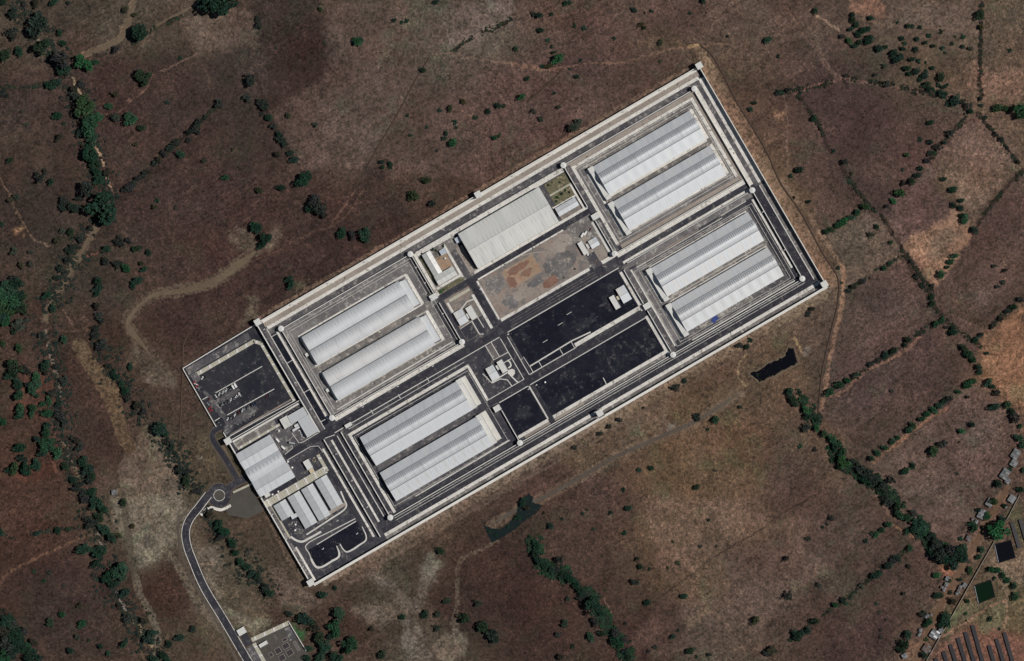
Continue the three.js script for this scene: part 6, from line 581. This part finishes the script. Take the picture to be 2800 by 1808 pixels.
const tuft = mergeGeometries(Array.from({ length: 7 }, (_, i) => { const a = i / 7 * 6.283, g = new THREE.ConeGeometry(.22, .7, 3); g.rotateZ(.7); g.rotateY(a); g.translate(Math.cos(a) * .3, .25, -Math.sin(a) * .3); return g; })), bushG = (() => { const g = crownGeo(46, 3, .34, .7); g.deleteAttribute('color'); g.translate(0, .35, 0); return g; })();
stuff('dry_grass', 'tufts of dry brown grass over the open fields', 'grass', 46000, tuft, .8, [[.085, .058, .045], [.065, .045, .037], [.11, .082, .06], [.05, .034, .03], [.075, .066, .045]], (x, z) => .25 + .75 * sm(.35, .7, vn(x / 30 + 90, z / 30 + 90, 0, 50)));
stuff('low_scrub', 'low dark scrub scattered over the open fields', 'scrub', 600, bushG, .9, [[.03, .042, .032], [.045, .038, .034], [.035, .05, .034], [.05, .03, .028]], (x, z) => .05 + .95 * sm(.48, .74, vn(x / 40 + 60, z / 40 + 60, 0, 51) * .7 + vn(x / 9 + 60, z / 9 + 60, 0, 52) * .3));
// loose stones and scraps over the compound yards
{ const n = 1300, g = new THREE.DodecahedronGeometry(.5, 0), im = new THREE.InstancedMesh(g, new THREE.MeshPhysicalMaterial({ roughness: 1, color: 0xffffff, specularIntensity: .3 }), n), m4 = new THREE.Matrix4(), q = new THREE.Quaternion(), c = new THREE.Color(), roofs = [[35, 190, 41, 85], [35, 190, 92, 135], [35, 190, 185, 228], [35, 190, 235, 279], [444, 596, 41, 84], [444, 596, 90, 134], [444, 596, 185, 229], [444, 596, 235, 279], [262, 386, 29, 81], [-108, -54, 126, 194], [-40, 0, 116, 156], [-100, -20, 204, 253], [210, 246, 28, 75], [212, 240, 110, 132], [212, 240, 190, 210], [388, 418, 61, 76]];
  let k = 0; while (k < n) { const s = rr(-104, 629), t = rr(2, 314); if ((s < 0 && t < 112) || (s > 206 && s < 420 && t > 166)) { if (rnd() < .8) continue; } if (roofs.some(r => s > r[0] && s < r[1] && t > r[2] && t < r[3]) || vn(s / 16 + 200, t / 16 + 40, 0, 81) < .42) continue; const [X_, Z_] = L(s, t), f = rr(.3, .9); q.setFromAxisAngle(new THREE.Vector3(0, 1, 0), rnd() * 6); m4.compose(new THREE.Vector3(X_, .12 + .1 * f, Z_), q, new THREE.Vector3(f * rr(.7, 1.6), f * .5, f)); im.setMatrixAt(k, m4); const b = pick([[.38, .36, .32], [.22, .2, .18], [.06, .055, .05], [.02, .02, .024], [.3, .25, .2]]); c.setRGB(...b); im.setColorAt(k, c); k++; }
  im.name = 'loose_stones'; im.userData = { kind: 'stuff', label: 'loose stones and scraps strewn over the compound yards', category: 'stones' }; shade(im); scene.add(im); }
// scrub thickening the field hedges and the stream banks
const hedges = [[T(3, 0), [[280,880],[480,1180],[600,1420]]], [T(3, 1), [[680,20],[860,270],[1000,440]]], [T(3, 1), [[1050,450],[1200,700],[1350,930],[1530,1170]]], [T(3, 0), [[1960,1050],[2110,1240],[2330,1520]]], [T(3, 1), [[2385,50],[2160,280],[1950,550]]], [T(3, 1), [[2385,1220],[2100,1480]]], [T(3, 0), [[1990,0],[1980,300],[1985,900]]], [T(3, 0), [[1850,1080],[1690,1260],[1490,1500]]], [T(3, 0), [[100,860],[480,800],[760,740],[1200,810],[1700,910]]], [T(0, 0), [[1420,1530],[1730,1260],[2050,960]]], [T(2, 3), [[190,430],[260,620],[560,760],[700,960],[900,1160],[1100,1500]]], [T(3, 2), [[180,560],[420,860],[640,1100],[860,1320],[1100,1530]]], [T(3, 1), [[750,1170],[1000,1000],[1260,850]]], [T(3, 2), [[500,600],[860,400],[1300,100],[1500,-40]]], [T(3, 1), [[1480,1150],[1540,1300],[1700,1480],[2000,1700]]], [T(1, 0), [[1830,480],[2060,330],[2385,180]]], [T(0, 0), [[0,820],[300,810],[580,760]]], [T(0, 3), [[0,400],[400,340],[760,290]]], [T(0, 0), [[900,520],[1170,450],[1400,290],[1700,150]]], [T(3, 3), [[200,1350],[500,1120],[800,900],[1100,650],[1300,500]]]].map(([f, p]) => smooth(p.map(q => f(...q)), 40));
const beds = [lines[0][1], lines[1][1], lines[2][1]].map(l => smooth(l.map(p => M(...p)), 80));
function along(name, label, n, sets, spread, size, cols) { const im = new THREE.InstancedMesh(bushG, new THREE.MeshPhysicalMaterial({ roughness: 1, color: 0xffffff, specularIntensity: .3 }), n), m4 = new THREE.Matrix4(), q = new THREE.Quaternion(), up = new THREE.Vector3(0, 1, 0), c = new THREE.Color(); let k = 0;
  const all = []; for (const l of sets) for (let i = 0; i + 1 < l.length; i++) all.push([l[i], l[i + 1], l[i].distanceTo(l[i + 1])]); const tot = all.reduce((a, b) => a + b[2], 0);
  while (k < n) { let r = rnd() * tot, e = all[0]; for (const x of all) { if ((r -= x[2]) < 0) { e = x; break; } } const f = rnd(), g = (rnd() + rnd() + rnd() - 1.5) * spread, X_ = e[0].x + (e[1].x - e[0].x) * f + g, Z_ = e[0].z + (e[1].z - e[0].z) * f + (rnd() + rnd() + rnd() - 1.5) * spread; if (inL(X_, Z_) || onRoad(X_, Z_) || vn(X_ / 14 + 70, Z_ / 14 + 70, 0, 61) < .36) { if (rnd() < .98) continue; } if (inL(X_, Z_) || onRoad(X_, Z_)) continue; const s = size * rr(.5, 1.4); q.setFromAxisAngle(up, rnd() * 6.283); m4.compose(new THREE.Vector3(X_, 0, Z_), q, new THREE.Vector3(s, s * rr(.6, 1), s)); im.setMatrixAt(k, m4); const b = pick(cols), z = rr(.7, 1.3); c.setRGB(b[0] * z, b[1] * z, b[2] * z); im.setColorAt(k, c); k++; }
  im.name = name; im.userData = { kind: 'stuff', label, category: 'scrub' }; shade(im); scene.add(im); }
along('hedge_scrub', 'brown and green scrub thickening the field hedges', 2700, hedges, 3.2, 1.4, [[.034, .03, .026], [.022, .042, .027], [.05, .037, .031], [.028, .052, .03], [.05, .05, .03]]);
along('hedge_thicket', 'tall green thicket filling the broad hedges beyond the pits', 2100, [smooth(lines[5][1].map(p => M(...p)), 60), smooth(lines[6][1].map(p => M(...p)), 30), smooth(lines[7][1].map(p => M(...p)), 60)], 9, 2.5, [[.022, .046, .028], [.03, .056, .032], [.036, .04, .032], [.026, .066, .034]]);
along('stream_scrub', 'grey-green scrub spreading from the stream beds and gullies', 2700, beds, 18, 1.9, [[.028, .036, .032], [.036, .045, .034], [.02, .036, .028], [.045, .042, .034]]);
renderer.render(scene, camera);
